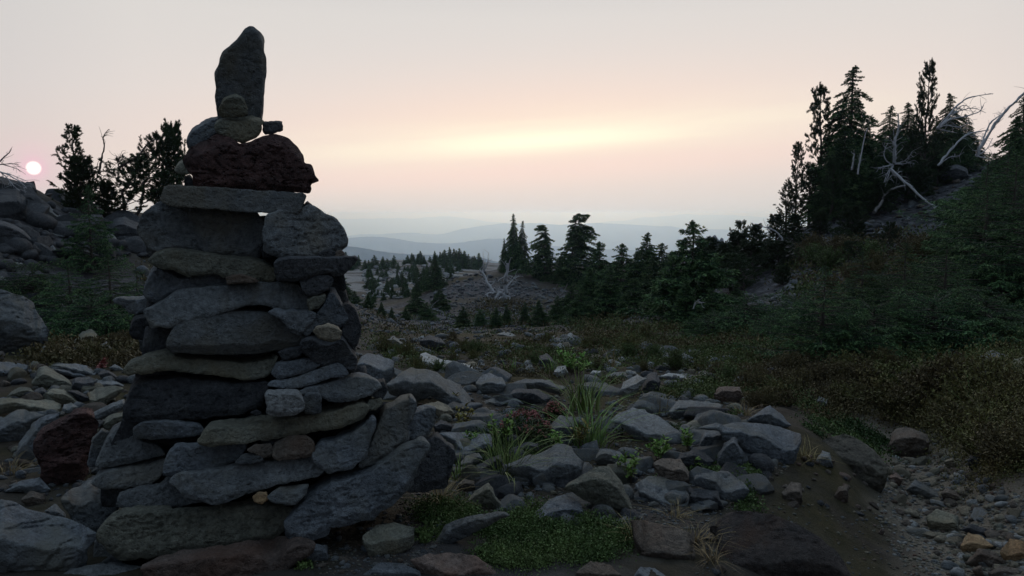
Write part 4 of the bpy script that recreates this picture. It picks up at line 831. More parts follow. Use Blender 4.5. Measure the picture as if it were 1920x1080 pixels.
# fine gravel of the path and of the soil beside the cairn
GV = Acc(); GM = []
for poly, n, (s0, s1) in (([(1690,800),(1740,815),(1800,850),(1930,940),(1930,1080),(1700,1080),(1640,980),(1650,880)], 2600, (2.5, 9)), ([(570,1010),(760,890),(850,950),(830,1040),(760,1078),(600,1078)], 900, (2, 6)), ([(1380,930),(1640,960),(1720,1078),(1300,1078)], 500, (2, 7)), ([(720,700),(1400,740),(1480,880),(1300,1000),(880,980)], 5200, (2.5, 8))):
    uv = samp(poly, n, rng); G = ground(uv[:, 0], np.minimum(uv[:, 1], 1078)); s = rng.uniform(0, 1, n)**2.5*(s1-s0)+s0
    for g, q in zip(G, s):
        if np.isnan(g[0]): continue
        V, Fc = ICO[1]; R_ = q/F*g[1]*.6
        GV.add(V*rng.uniform(.6, 1.3, (len(V), 1))*R_*np.array([1.2, 1., .6])+g+np.array([0, 0, R_*.2]), Fc); GM.append(np.full(len(Fc), rng.choice([0, 0, 4, 4, 5, 5, 7, 3] if n == 2600 else [0, 0, 4, 6, 6, 3, 7, 1])))
o = mk('gravel', np.concatenate(GV.V), [np.concatenate(f) for f in GV.F.values()], smats, mi=np.concatenate(GM)); tag(o, kind='stuff')
# ------------------------------------------------------------------ conifers: trunk and crown of many small needle sprays
def unit(a): return a/(np.linalg.norm(a, axis=-1, keepdims=True)+1e-9)
def sprays(B, D, Ln, Wd, rng, acc):
    n = len(B); S_ = unit(np.cross(D, rng.normal(size=(n, 3))))
    mid = B+D*(Ln*.45)[:, None]
    V = np.stack([B, mid+S_*Wd[:, None], B+D*Ln[:, None], mid-S_*Wd[:, None]], 1).reshape(-1, 3)
    acc.add(V, np.arange(4*n).reshape(-1, 4))
def hemlock(seed, h, r, nb, nt, nbl, bl, bw, flag=0., bare=.03, droop=.45, nod=1., flagdir=0., ragged=.35, wide=.85):
    rng = np.random.default_rng(seed)
    ts = np.linspace(0, 1, 16); wob = np.cumsum(rng.normal(0, .012*h/4, (16, 2)), 0)
    ax = np.stack([wob[:, 0]+flag*.10*h*ts**2*math.cos(flagdir)+nod*.03*h*np.clip(ts-.9, 0, 1)*10*.5, wob[:, 1]+flag*.10*h*ts**2*math.sin(flagdir), h*ts-nod*.012*h*np.clip(ts-.95, 0, 1)*20], -1)
    tv, tf = tube(ax, np.interp(ts, [0, .15, 1], [.034*h**.9, .024*h**.9, .004]), 8)
    C = Acc(); Wd_ = Acc(); Wd_.add(tv, tf); C.tip = []
    t = bare+(1-bare)*(np.arange(nb)+rng.uniform(0, 1, nb))/nb; t = np.clip(t, 0, .985)
    az = np.arange(nb)*2.39996+rng.normal(0, .35, nb)
    for k in range(nb):
        rr = r*((1-t[k])**wide*.97+.012)*(1+rng.normal(0, ragged)); rr = max(.02*r, rr)
        if flag: rr *= 1+flag*.8*math.cos(az[k]-flagdir)
        if rr < .03: continue
        d = np.array([math.cos(az[k]), math.sin(az[k]), 0]); p0 = np.array([np.interp(t[k], ts, ax[:, i]) for i in range(3)])
        s = np.linspace(0, 1, 8)
        up = .25*(1-t[k])+.15+(.5 if t[k] > .85 else 0)
        br = p0+d*rr*s[:, None]+np.array([0, 0, 1.])*(rr*(up*s-droop*1.3*s**2+.18*s**4))[:, None]
        if rr > .2: Wd_.add(*tube(br, np.linspace(.012*rr+.004, .002, 8), 4))
        m = max(3, int(nt*min(1, rr/r*1.6)+1)); ss = np.repeat(np.linspace(.18, 1, m), 2)+rng.uniform(-.03, .03, 2*m); ss = np.clip(ss, 0, 1)
        side = np.tile([1, -1], m); pb = np.stack([np.interp(ss, s, br[:, i]) for i in range(3)], -1)
        pe = np.array([-d[1], d[0], 0]); tl = rr*.42*(1.1-ss)**.7*rng.uniform(.6, 1.3, 2*m)+bl*.5*min(1, rr/r*1.5)
        td = unit(pe*side[:, None]*rng.uniform(.5, 1., (2*m, 1))+d*rng.uniform(.5, .9, (2*m, 1))+np.array([0, 0, 1.])*rng.normal(-.12, .09, (2*m, 1)))
        bs = min(1, .38+.8*rr/r); u = rng.uniform(0, 1, (2*m, nbl)); B = pb[:, None]+td[:, None]*(tl[:, None]*u)[..., None]-np.array([0, 0, 1.])*(tl[:, None]*u**2*.25)[..., None]
        D = unit(td[:, None]*.9+rng.normal(0, .36, (2*m, nbl, 3))+np.array([0, 0, -.12]))
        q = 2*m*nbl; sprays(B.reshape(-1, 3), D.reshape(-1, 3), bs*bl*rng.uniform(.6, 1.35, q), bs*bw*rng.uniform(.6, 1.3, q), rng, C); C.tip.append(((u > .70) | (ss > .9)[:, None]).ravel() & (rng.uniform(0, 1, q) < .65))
    n = 16*nbl; u = rng.uniform(.82, 1, n); B = np.stack([np.interp(u, ts, ax[:, i]) for i in range(3)], -1)
    sprays(B, unit(rng.normal(0, .5, (n, 3))+np.array([0, 0, .35])), bl*(1.25-u)*rng.uniform(.9, 2., n), bw*rng.uniform(.4, .8, n), rng, C); C.tip.append(np.zeros(n, bool))
    return Wd_, C
def pine(seed, h, r, nl, ns, nn, nlen, nw, lean=0., open_=.5, bare=.15, crook=.03):
    rng = np.random.default_rng(seed); ts = np.linspace(0, 1, 14)
    wob = np.cumsum(rng.normal(0, crook*h/4, (14, 2)), 0)
    ax = np.stack([wob[:, 0]+lean*h*ts**1.3, wob[:, 1], h*ts], -1); Wd_ = Acc(); C = Acc()
    Wd_.add(*tube(ax, np.interp(ts, [0, 1], [.028*h, .006]), 8))
    def bottle(a, b, n):
        u = rng.uniform(0, 1, n)**.8; d = unit(b-a); B = a+(b-a)*u[:, None]
        o = rng.normal(size=(n, 3)); o -= (o@d)[:, None]*d; D = unit(unit(o)*rng.uniform(.5, 1., (n, 1))+d*rng.uniform(.5, 1.1, (n, 1)))
        sprays(B, D, nlen*rng.uniform(.7, 1.15, n), nw*rng.uniform(.7, 1.3, n), rng, C)
    for k in range(nl):
        t = bare+(1-bare)*(k+rng.uniform(0, 1))/nl; t = min(t, .97); a = k*2.39996+rng.normal(0, .4)
        rr = r*(1-t)**.6*rng.uniform(.45, 1.2)+.06*r
        d = np.array([math.cos(a), math.sin(a), 0]); p0 = np.array([np.interp(t, ts, ax[:, i]) for i in range(3)]); s = np.linspace(0, 1, 7)
        br = p0+d*rr*s[:, None]+np.array([0, 0, 1.])*(rr*(rng.uniform(-.05, .3)*s+rng.uniform(.25, .7)*s**2))[:, None]
        Wd_.add(*tube(br, np.linspace(.018*rr+.004, .004, 7), 5))
        for q in range(ns):
            f = 1. if q == 0 else rng.uniform(open_, 1); p = np.array([np.interp(f, s, br[:, i]) for i in range(3)])
            dd = unit(d*.6+rng.normal(0, .5, 3)+np.array([0, 0, .65])); ln = nlen*rng.uniform(1.6, 3.2)
            Wd_.add(*tube(np.stack([p, p+dd*ln]), np.array([.006, .004]), 4)); bottle(p, p+dd*ln, nn)
    top = ax[-1]; bottle(ax[-3], top+np.array([0, 0, nlen*1.5]), nn*3)
    return Wd_, C
PROTO = {}
def proto(key, kind, wa):
    a, b = wa; r = empty('prototype_tree', (0, 0, 0)); r.name = kind
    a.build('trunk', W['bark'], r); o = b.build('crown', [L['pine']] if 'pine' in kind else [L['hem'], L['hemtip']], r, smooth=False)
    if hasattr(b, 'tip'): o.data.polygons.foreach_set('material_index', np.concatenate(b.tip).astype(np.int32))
    PROTO[key] = [r, False]
def plant(key, u, vtop, D, H0, label, cat, group, sx=1., yaw=None, tilt=0., z=None):
    r, used = PROTO[key]
    o = r if not used else dup(r); PROTO[key][1] = True
    p = ptD(u, vtop, D); zb = float(height(p[0], p[1])) if z is None else z
    H = max(.25, p[2]-zb+.05); s = H/H0
    o.location = (p[0], p[1], zb-.05); o.scale = (s*sx, s*sx, s); o.rotation_euler = (0, tilt, rnd.uniform(0, 6.28) if yaw is None else yaw)
    return tag(o, label, cat, group)
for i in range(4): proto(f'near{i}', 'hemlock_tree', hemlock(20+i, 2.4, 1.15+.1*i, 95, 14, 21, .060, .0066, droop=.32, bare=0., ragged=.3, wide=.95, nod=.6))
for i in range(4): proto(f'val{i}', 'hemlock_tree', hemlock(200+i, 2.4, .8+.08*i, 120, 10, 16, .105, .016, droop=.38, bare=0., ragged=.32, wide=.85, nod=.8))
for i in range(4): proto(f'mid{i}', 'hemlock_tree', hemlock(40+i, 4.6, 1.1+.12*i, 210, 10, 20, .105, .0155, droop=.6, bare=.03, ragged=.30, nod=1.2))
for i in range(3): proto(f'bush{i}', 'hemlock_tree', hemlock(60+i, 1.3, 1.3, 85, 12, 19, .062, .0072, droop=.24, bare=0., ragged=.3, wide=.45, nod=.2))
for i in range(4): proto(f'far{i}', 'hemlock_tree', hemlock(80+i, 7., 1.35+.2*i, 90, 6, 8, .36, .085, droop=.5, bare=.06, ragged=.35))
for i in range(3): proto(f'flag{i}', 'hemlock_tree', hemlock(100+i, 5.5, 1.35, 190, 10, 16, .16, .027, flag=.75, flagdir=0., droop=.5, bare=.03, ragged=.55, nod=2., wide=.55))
for i in range(3): proto(f'pine{i}', 'pine_tree', pine(120+i, 4., 1.0, 48, 7, 85, .09, .0075, open_=.35, bare=.12))
for i in range(2): proto(f'crook{i}', 'pine_tree', pine(130+i, 2.4, 1.15, 38, 6, 85, .085, .007, lean=.25, open_=.3, bare=.2, crook=.09))
for i in range(2): proto(f'spruce{i}', 'pine_tree', pine(140+i, 2.4, .85, 70, 7, 90, .085, .008, open_=.25, bare=.05, crook=.02))
HR = 'hemlocks and pines on the hillside'; HN = 'dense young hemlocks at the foot of the hill'; HM = 'trees round the scree mound'; HF = 'little trees on the far outcrop'; HL = 'pines and hemlocks on the rocky slope'; HV = 'young hemlocks in the hollow'
T_ = [
 ('mid0',1602,119,27,4.6,'tallest full hemlock with a drooping tip on the hill','hemlock',HR,1.1,0),
 ('mid1',1585,230,26,4.6,'shorter hemlock hugging the tallest hemlock','hemlock',HR,1.15,None),
 ('mid2',1640,300,26,4.6,'dark hemlock below the tallest one, behind the grey stub','hemlock',HR,1.15,None),
 ('pine0',1546,168,27,4.,'slim pine beside the tallest hemlock on the hill','pine',HR,.62,None),
 ('pine1',1494,272,27,4.,'slender lower pine at the edge of the hill trees','pine',HR,.6,None),
 ('pine2',1478,345,26,4.,'bushy low pine below the slender pine','pine',HR,1.0,None),
 ('pine0',1520,320,26.5,4.,'stout dark pine filling the foot of the slim pine','pine',HR,1.1,None),
 ('pine1',1560,300,25.5,4.,'broad dark pine under the tallest hemlock','pine',HR,1.1,None),
 ('mid3',1673,195,30,4.6,'hemlock with a bent tip just behind the grey snag','hemlock',HR,1.15,None),
 ('mid1',1702,190,30.5,4.6,'hemlock between grey snag and bristly pine','hemlock',HR,1.15,None),
 ('pine2',1742,122,29,4.,'tall bristly pine in the middle of the hilltop','pine',HR,.55,None),
 ('pine0',1728,178,29,4.,'thin short pine beside the tall bristly pine','pine',HR,.4,None),
 ('crook0',1735,250,27,2.4,'dense dark pine at the foot of the tall bristly pine','pine',HR,.9,None),
 ('mid0',1781,172,30,4.6,'hemlock behind the upper bent bleached trunk','hemlock',HR,1.15,None),
 ('mid2',1798,240,28,4.6,'wide hemlock under the bent bleached trunk','hemlock',HR,1.6,None),
 ('mid3',1925,170,22,4.6,'dark hemlock leaning over the end of the bleached trunks','hemlock',HR,1.0,None),
 ('near0',1855,285,16,2.4,'pointed young hemlock below the bleached trunks','hemlock',HN,.8,None),
 ('near1',1905,290,14,2.4,'tall dark hemlock at the edge of the hill','hemlock',HN,.95,None),
 ('near2',1935,330,12,2.4,'wide dark green hemlock sweeping down to the bank','hemlock',HN,1.05,None),
 ('near3',1820,380,15,2.4,'young hemlock beside the scree under the bleached trunks','hemlock',HN,1.1,None),
 ('bush0',1880,480,12,1.3,'low spreading hemlock under the wide dark green one','hemlock',HN,1.0,None),
 ('near0',1545,497,8.7,2.4,'light green young hemlock standing out at the front of the thicket','hemlock',HN,1.15,None),
 ('near1',1622,470,10.8,2.4,'young hemlock second in the thicket','hemlock',HN,1.0,None),
 ('near2',1700,452,10.4,2.4,'broad feathery hemlock in the middle of the thicket','hemlock',HN,1.15,None),
 ('near3',1775,448,11,2.4,'feathery hemlock with a thin leader in the thicket','hemlock',HN,1.0,None),
 ('bush1',1750,560,8.9,1.3,'low hemlock skirt in front of the thicket','hemlock',HN,1.2,None),
 ('bush2',1640,575,8.9,1.3,'low dark hemlock between the thicket and heather','hemlock',HN,1.0,None),
 ('bush0',1850,560,8.9,1.3,'low dark hemlock beside the thicket','hemlock',HN,1.2,None),
 ('bush1',1590,600,8.5,1.3,'low hemlock skirt at the foot of the light green one','hemlock',HN,1.0,None),
 ('near2',1690,520,9.3,2.4,'drooping young hemlock in the front row of the thicket','hemlock',HN,1.1,None),
 ('near1',1800,510,9.2,2.4,'second drooping hemlock in the front row by the boulders','hemlock',HN,1.1,None),
 ('bush1',1500,585,11,1.3,'small hemlock by the white angular rock','hemlock',HN,.7,None),
 ('near1',1590,520,13,2.4,'shaded hemlock behind the light green one','hemlock',HN,1.,None),
 ('near2',1660,500,14,2.4,'shaded hemlock at the back of the thicket','hemlock',HN,1.,None),
 ('spruce0',1420,425,24,2.4,'scraggy pine at the saddle beside the jagged outcrop','pine',HR,1.0,None),
 ('crook1',1395,420,25,2.4,'upright tufted pine at the saddle','pine',HR,.8,None),
 ('crook1',1450,470,22,2.4,'low brownish pine below the saddle','pine',HR,1.2,None),
 ('spruce1',1360,460,24,2.4,'round topped low pine by the front hemlock','pine',HR,1.2,None),
 ('crook1',1500,440,22,2.4,'dark low pine thicket member under the slender pine','pine',HR,1.4,None),
 ('crook0',1580,430,21,2.4,'dark spreading pine above the young hemlocks','pine',HR,1.3,None),
 ('crook1',1660,420,20,2.4,'brownish low pine on the hillside scree','pine',HR,.9,None),
 ('near3',1302,413,17,2.4,'single spire hemlock with a bare tip in front of the valley','hemlock',HV,1.1,None),
 ('near0',1285,520,15.5,2.4,'round young hemlock below the single spire','hemlock',HV,1.1,None),
 ('near1',1335,540,15,2.4,'dark young hemlock beside the single spire','hemlock',HV,1.1,None),
 ('near2',1300,585,13.3,2.4,'small hemlock at the foot of the single spire','hemlock',HV,1.2,None),
 ('near2',1240,455,26,2.4,'middle spire in the row of valley hemlocks','hemlock',HV,1.1,None),
 ('near0',1215,435,28,2.4,'highest of the small spires over the hollow','hemlock',HV,1.1,None),
 ('near1',1195,470,27,2.4,'dense spire beside the highest small one','hemlock',HV,1.1,None),
 ('near3',1165,456,29,2.4,'narrow spire above the stones of the hollow','hemlock',HV,1.1,None),
 ('near2',1125,452,30,2.4,'thin tipped hemlock next to the wind shaped one','hemlock',HV,.8,None),
 ('near0',1108,500,24,2.4,'light green hemlock at the edge of the hollow','hemlock',HV,.9,None),
 ('near1',1145,500,22,2.4,'bushy hemlock over the grey stones','hemlock',HV,1.0,None),
 ('near3',1090,540,22,2.4,'low young hemlock in front of the wind shaped tree','hemlock',HV,1.1,None),
 ('near2',1190,520,21,2.4,'low bushy hemlock right behind the grey stones','hemlock',HV,1.1,None),
 ('near0',1260,470,25,2.4,'yellowish spire left of the single one'.replace('left of','close to'),'hemlock',HV,1.1,None),
 ('near1',1240,520,20,2.4,'dark hemlock filling the hollow side','hemlock',HV,1.2,None),
 ('mid1',962,399,47,4.6,'tallest hemlock on the scree mound','hemlock',HM,.7,None),
 ('mid2',979,412,47.5,4.6,'twin hemlock close beside the tallest on the mound','hemlock',HM,.62,None),
 ('mid3',945,445,47,4.6,'short narrow hemlock beside the twin trees','hemlock',HM,.5,None),
 ('flag0',1027,419,45,5.5,'hemlock with branches trailing towards the wind shaped tree','hemlock',HM,.9,2.6),
 ('flag1',1072,397,44,5.5,'wind shaped hemlock with streaming branches on one side','hemlock',HM,1.1,.1),
 ('flag2',1050,470,44,5.5,'dark broad hemlock between the two wind shaped ones','hemlock',HM,1.2,.5),
 ('mid0',1010,470,46,4.6,'low dark hemlock behind the bleached root tree','hemlock',HM,1.1,None),
 ('mid2',1100,500,42,4.6,'dark hemlock skirt beside the wind shaped tree','hemlock',HM,1.3,None),
 ('mid3',816,476,44,4.6,'dark pointed hemlock on the flank of the mound','hemlock',HM,1.1,None),
 ('mid1',782,520,43,4.6,'smaller hemlock below the pointed one','hemlock',HM,1.1,None),
 ('near3',825,536,34,2.4,'brownish young hemlock at the foot of the mound','hemlock',HM,.9,None),
 ('near0',845,508,50,2.4,'tiny hemlock on the shoulder of the mound','hemlock',HM,.8,None),
 ('near2',780,546,32,2.4,'round bushy hemlock in the hollow below the mound','hemlock',HM,1.3,None),
 ('near1',950,571,26,2.4,'little hemlock at the mound foot by the lip','hemlock',HM,.8,None),
 ('near0',985,566,26,2.4,'small yellowish hemlock by the lip of the flat','hemlock',HM,.8,None),
 ('near3',1045,554,26,2.4,'little pointed hemlock below the scree','hemlock',HM,.8,None),
 ('near2',930,576,25,2.4,'lowest hemlock clump at the lip of the flat','hemlock',HM,1.0,None),
 ('near1',715,566,28,2.4,'low hemlock beside the cairn in the hollow','hemlock',HM,.9,None),
 ('near0',735,576,27,2.4,'lower twin of the hemlock beside the cairn','hemlock',HM,.9,None),
 ('near1',760,576,29,2.4,'small hemlock in the hollow between cairn and mound','hemlock',HM,1.2,None),
 ('near3',800,566,30,2.4,'green little hemlock right below the pointed one','hemlock',HM,1.2,None),
 ('near0',870,574,27,2.4,'knee high hemlock before the mound scree','hemlock',HM,1.3,None),
 ('near2',900,580,26,2.4,'spreading little hemlock on the lip','hemlock',HM,1.3,None),
 ('near1',1010,564,25,2.4,'hemlock sapling under the dark skirt','hemlock',HM,1.2,None),
 ('near3',1070,536,30,2.4,'green hemlock at the end of the mound scree','hemlock',HM,1.3,None),
 ('near0',1085,551,23,2.4,'low hemlock closing off the mound','hemlock',HM,1.3,None),
 ('near1',700,555,44,2.4,'hemlock by the pale outcrop foot','hemlock',HM,1.4,None),
 ('near2',740,545,50,2.4,'round hemlock on the pale outcrop foot','hemlock',HM,1.5,None),
 ('mid0',800,500,60,4.6,'darker hemlock between pale outcrop and mound','hemlock',HM,1.2,None),
 ('near0',560,480,24,2.4,'hemlock mostly hidden behind the middle of the cairn','hemlock',HM,1.2,None),
 ('near2',470,470,20,2.4,'hemlock wholly screened by the upper cairn','hemlock',HM,1.2,None),
 ('near2',645,520,40,2.4,'young hemlock peeping out behind the cairn flank','hemlock',HM,1.1,None),
 ('near3',665,545,36,2.4,'short bushy hemlock by the cairn flank','hemlock',HM,1.2,None),
 ('near1',690,551,33,2.4,'dark hemlock bush down the hollow','hemlock',HM,1.2,None),
 ('pine1',140,239,16,4.,'full bristly pine on the skyline nearest the sun'.replace('nearest','close to'),'pine',HL,.9,None),
 ('spruce0',150,300,15.5,2.4,'dense low pine under the full bristly one','pine',HL,1.1,None),
 ('crook0',228,300,16,2.4,'contorted dark pine under the bare crooked stem','pine',HL,1.25,None),
 ('crook1',250,262,17,2.4,'twisted open pine reaching towards the cairn','pine',HL,.9,.3),
 ('spruce1',322,242,17.5,2.4,'slim tufted pine right behind the lava rock','pine',HL,.55,None),
 ('crook0',300,330,17,2.4,'low pine half hidden behind the cairn','pine',HL,1.1,None),
 ('spruce1',200,345,16,2.4,'dark pine filling between the skyline pines','pine',HL,1.2,None),
 ('mid1',1628,228,27.5,4.6,'ragged hemlock filling in beside the tallest one','hemlock',HR,1.1,None),
 ('mid2',1655,262,28,4.6,'low hemlock between the tallest one and the grey snag','hemlock',HR,1.3,None),
 ('mid3',1572,265,26.3,4.6,'dark hemlock tucked between slim pine and tallest hemlock','hemlock',HR,1.2,None),
 ('mid0',1757,215,30.5,4.6,'hemlock just behind the tall bristly pine','hemlock',HR,1.1,None),
 ('mid1',1812,212,30.5,4.6,'hemlock peeping over the upper bent trunk','hemlock',HR,1.1,None),
 ('mid2',1835,265,29,4.6,'low hemlock framed by the arched bleached trunks','hemlock',HR,1.5,None),
 ('mid3',1700,260,28,4.6,'bushy hemlock right by the grey snag base','hemlock',HR,1.6,None),
 ('mid1',1952,205,19,4.6,'big dark hemlock closing off the hilltop','hemlock',HR,1.3,None),
 ('near2',1890,262,17,2.4,'pointed hemlock below the thick arching trunk','hemlock',HN,1.0,None),
 ('mid0',1908,215,21,4.6,'ragged dark hemlock crossing the thick arching trunk','hemlock',HR,1.0,None),
 ('mid2',1872,285,20,4.6,'low dark hemlock where the bleached trunks meet the ground','hemlock',HR,1.6,None),
 ('near2',1925,275,14.5,2.4,'sweeping hemlock at the border of the hilltop','hemlock',HN,1.1,None),
 ('near0',1850,345,13.5,2.4,'steep dark hemlock over the scree','hemlock',HN,1.2,None),
 ('bush1',1400,560,13,1.3,'green hemlock cushion by the small scree fan','hemlock',HN,1.2,None),
 ('bush2',1450,600,11.5,1.3,'green hemlock cushion beside the white angular rock','hemlock',HN,1.0,None),
 ('bush0',1340,590,13,1.3,'low hemlock cushion under the single spire','hemlock',HN,1.2,None),
 ('bush1',1490,560,12.5,1.3,'spreading hemlock above the white angular rock','hemlock',HN,1.2,None),
 ('near3',1510,540,11.5,2.4,'young hemlock between scree fan and the light green one','hemlock',HN,1.1,None),
 ('near1',1690,560,8.9,2.4,'short bright hemlock leaning out of the thicket','hemlock',HN,1.2,None),
 ('spruce0',1600,390,22.5,2.4,'dark shrubby pine at the foot of the thin pale stem','pine',HR,1.6,None),
 ('spruce1',1650,345,25,2.4,'dense shrubby pine behind the grey snag','pine',HR,1.6,None),
 ('spruce0',1700,300,26,2.4,'dense shrubby pine beside the fallen bleached log','pine',HR,1.7,None),
 ('spruce1',1760,300,27,2.4,'dark shrubby pine above the dark round boulder','pine',HR,1.5,None),
 ('spruce0',1540,400,24,2.4,'dense shrubby pine below the stout dark pine','pine',HR,1.5,None),
 ('spruce1',1490,405,24,2.4,'dense shrubby pine at the start of the slope','pine',HR,1.3,None),
 ('crook0',1540,470,20,2.4,'low brown pine above the white angular rock','pine',HR,1.5,None),
 ('crook1',1610,455,19,2.4,'low spreading pine above the shaded hemlocks','pine',HR,1.4,None),
 ('spruce0',1470,500,19,2.4,'low dark pine over the small scree fan','pine',HR,1.6,None),
 ('crook0',1400,490,20,2.4,'low dark pine between saddle and single spire','pine',HR,1.5,None),
 ('spruce0',1330,452,25,2.4,'shrubby pine right behind the single spire','pine',HR,1.5,None),
 ('spruce1',1385,440,25,2.4,'shrubby pine in the dark hedge of the saddle','pine',HR,1.6,None),
 ('spruce0',1455,405,26,2.4,'shrubby pine climbing up from the saddle','pine',HR,1.3,None),
 ('spruce1',1410,455,22,2.4,'dense pine cushion below the saddle','pine',HR,2.0,None),
 ('spruce0',1375,480,21,2.4,'dense pine cushion beside the single spire','pine',HR,2.0,None),
 ('spruce1',1460,455,21,2.4,'dense pine cushion under the slender pine','pine',HR,2.0,None),
 ('spruce1',1440,450,23,2.4,'shrubby pine hugging the saddle','pine',HR,1.4,None),
 ('near0',1380,530,17,2.4,'dark hemlock bush beside the small scree fan','hemlock',HV,1.4,None),
 ('bush0',1860,340,19,1.3,'low hemlock below the arching bleached trunk','hemlock',HR,1.3,None),
 ('near0',165,345,12.5,2.4,'thin hemlock with lacy branches in front of the pines','hemlock',HL,.7,None),
 ('near1',205,480,9.6,2.4,'dense dark hemlock beside the cairn','hemlock',HL,1.25,None),
 ('near2',130,485,9.6,2.4,'broad dark hemlock behind the pale tan wedge','hemlock',HL,1.25,None),
 ('bush1',60,500,10.3,1.3,'low dark hemlock above the big pale boulder','hemlock',HL,1.0,None),
 ('bush2',170,560,9.0,1.3,'lowest hemlock skirt over the dry heather','hemlock',HL,1.15,None),
 ('near3',255,500,10.2,2.4,'dark hemlock half hidden by the cairn stones','hemlock',HL,1.1,None),
]
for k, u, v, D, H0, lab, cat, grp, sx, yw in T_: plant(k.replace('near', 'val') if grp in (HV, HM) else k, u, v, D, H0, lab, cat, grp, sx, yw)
rr_ = random.Random(3)
ft = [(655,482),(672,478),(684,487),(702,478),(718,480),(722,493),(739,478),(764,478),(772,474),(783,476),(795,479),(806,480),(815,470),(826,472),(834,468),(843,463),(851,466),(862,465),(871,470),(878,476),(889,479),(897,474),(648,472),(693,492),(788,470),(757,486)]
words_ = ['slender', 'bushy', 'blunt', 'leaning', 'ragged', 'narrow', 'dense', 'thin']
ft += [(u+rr_.uniform(-14, 14), v+rr_.uniform(2, 14)) for u, v in ft if u > 735]+[(u+rr_.uniform(-10, 10), v+rr_.uniform(4, 16)) for u, v in ft]
for i, (u, v) in enumerate(ft):
    D = 108+rr_.uniform(-3, 10); where = 'on the pale knoll above the hollow' if u > 750 else 'on the far outcrop beside the cairn'
    plant(f'far{i % 4}', u, v, D, 7., f"{words_[i % 8]} distant conifer {where}", 'conifer', 'distant conifers '+where, rr_.uniform(1.0, 1.6))
for i in range(95):
    u, v0 = samp([(690,500),(880,500),(840,530),(770,560),(690,570)], 1, rng)[0]; g = ground(u, v0)[0]
    if np.isnan(g[0]): continue
    plant(f'far{i % 4}', u, v0-rr_.uniform(10, 24), g[1], 7., 'small scattered conifer among the pale outcrop rocks', 'conifer', 'small conifers among the pale outcrop rocks', rr_.uniform(.9, 1.5))
for k, (r, used) in PROTO.items():
    if not used:
        for c in list(r.children): bpy.data.objects.remove(c)
        bpy.data.objects.remove(r)
# ------------------------------------------------------------------ dead bleached trees
def dead(name, label, mat, limbs, D, group=None, cat='dead tree', twigs=10, seed=1):
    """limbs: (photo outline of the limb's axis, radii px, depth offset); the first is the trunk"""
    rg = np.random.default_rng(seed); root = None
    if D is None:
        q0 = px(limbs[0][0], limbs[0][1])[0]; D = ground(q0[0], q0[1])[0][1]-.3
    for i, (z, s, r0, r1, d0, d1) in enumerate(limbs):
        uv = px(z, s); n = len(uv); P = ptD(uv[:, 0], uv[:, 1], D+np.linspace(d0, d1, n)*D/27)
        Q = smooth_path(P, 22); rad = np.linspace(r0, r1, 22)*(.42 if z in (11, 13) else .6 if z == 12 else .8)/F*D; Q[1:-1] += rg.normal(0, .25, (20, 3))*rad[1:-1, None]
        if root is None: root = empty(name, P[0]); tag(root, label, cat, group)
        A = Acc(); A.add(*tube(Q, rad*(1+.12*rg.normal(size=22)), 8))
        for k in range(twigs):
            j = rg.integers(5, 21); dv = unit(Q[min(21, j+1)]-Q[j-1])+rg.normal(0, .75, 3); dv = unit(dv); ln = rg.uniform(6, 26)/F*D
            mid = Q[j]+dv*ln*.55+rg.normal(0, .12, 3)*ln; A.add(*tube(smooth_path(np.stack([Q[j], mid, Q[j]+dv*ln+np.array([0, 0, -.1])*ln]), 6), np.linspace(max(.25*rad[j], .4/F*D), .2/F*D, 6), 4))
        A.build('trunk' if i == 0 else 'branch', mat, root, loc=None).location = -P[0]
    return root
ZT[11] = (1440, 100, 480/1620); ZT[12] = (840, 390, 300/1620); ZT[13] = (0, 220, 360/1620)
DT = 'bleached dead trees on the hillside'
dead('dead_tree', 'bent bleached trunk with many limbs swept sideways over the hilltop', W['silver'], [
 (11, '1070,475;1110,440;1180,350;1250,290;1330,268;1425,255', 6, 1.2, 0, 1), (11, '1090,440;1150,370;1230,330;1320,310;1400,340', 4, 1, 0, -1), (11, '1075,480;1150,425;1250,405;1340,375;1370,335', 4.5, 1, 0, .5),
 (11, '1150,420;1220,370;1290,285;1340,280;1380,330', 3, .8, 0, 1), (11, '1140,430;1200,410;1280,420;1330,400', 3, .8, 0, -1), (11, '1180,420;1260,440;1400,465;1470,470', 2.5, .8, 0, .3)], 28, DT, seed=1)
dead('dead_tree', 'thick bleached trunk arching up to the dark hemlock at the edge', W['silver'], [
 (11, '1320,650;1370,560;1430,460;1500,370;1590,285;1660,220', 8, 4, 0, 0), (11, '1310,640;1350,540;1400,430;1470,375', 5, 2, 0, .6), (11, '1430,460;1480,470;1540,490;1560,540', 3.5, 1, 0, -.6), (11, '1500,370;1560,330;1600,260', 3, 1, 0, .5), (11, '1465,470;1475,420;1500,365', 3, 1.5, 0, -.5)], 24, DT, seed=2)
dead('dead_tree', 'long arched bleached trunk rising from the dark round boulder', W['silver'], [
 (11, '1075,710;1130,640;1190,575;1260,515;1340,495;1400,485', 6, 2, 0, .5), (11, '1150,650;1220,600;1290,590', 2.5, .8, 0, .4)], 26, DT, seed=3)
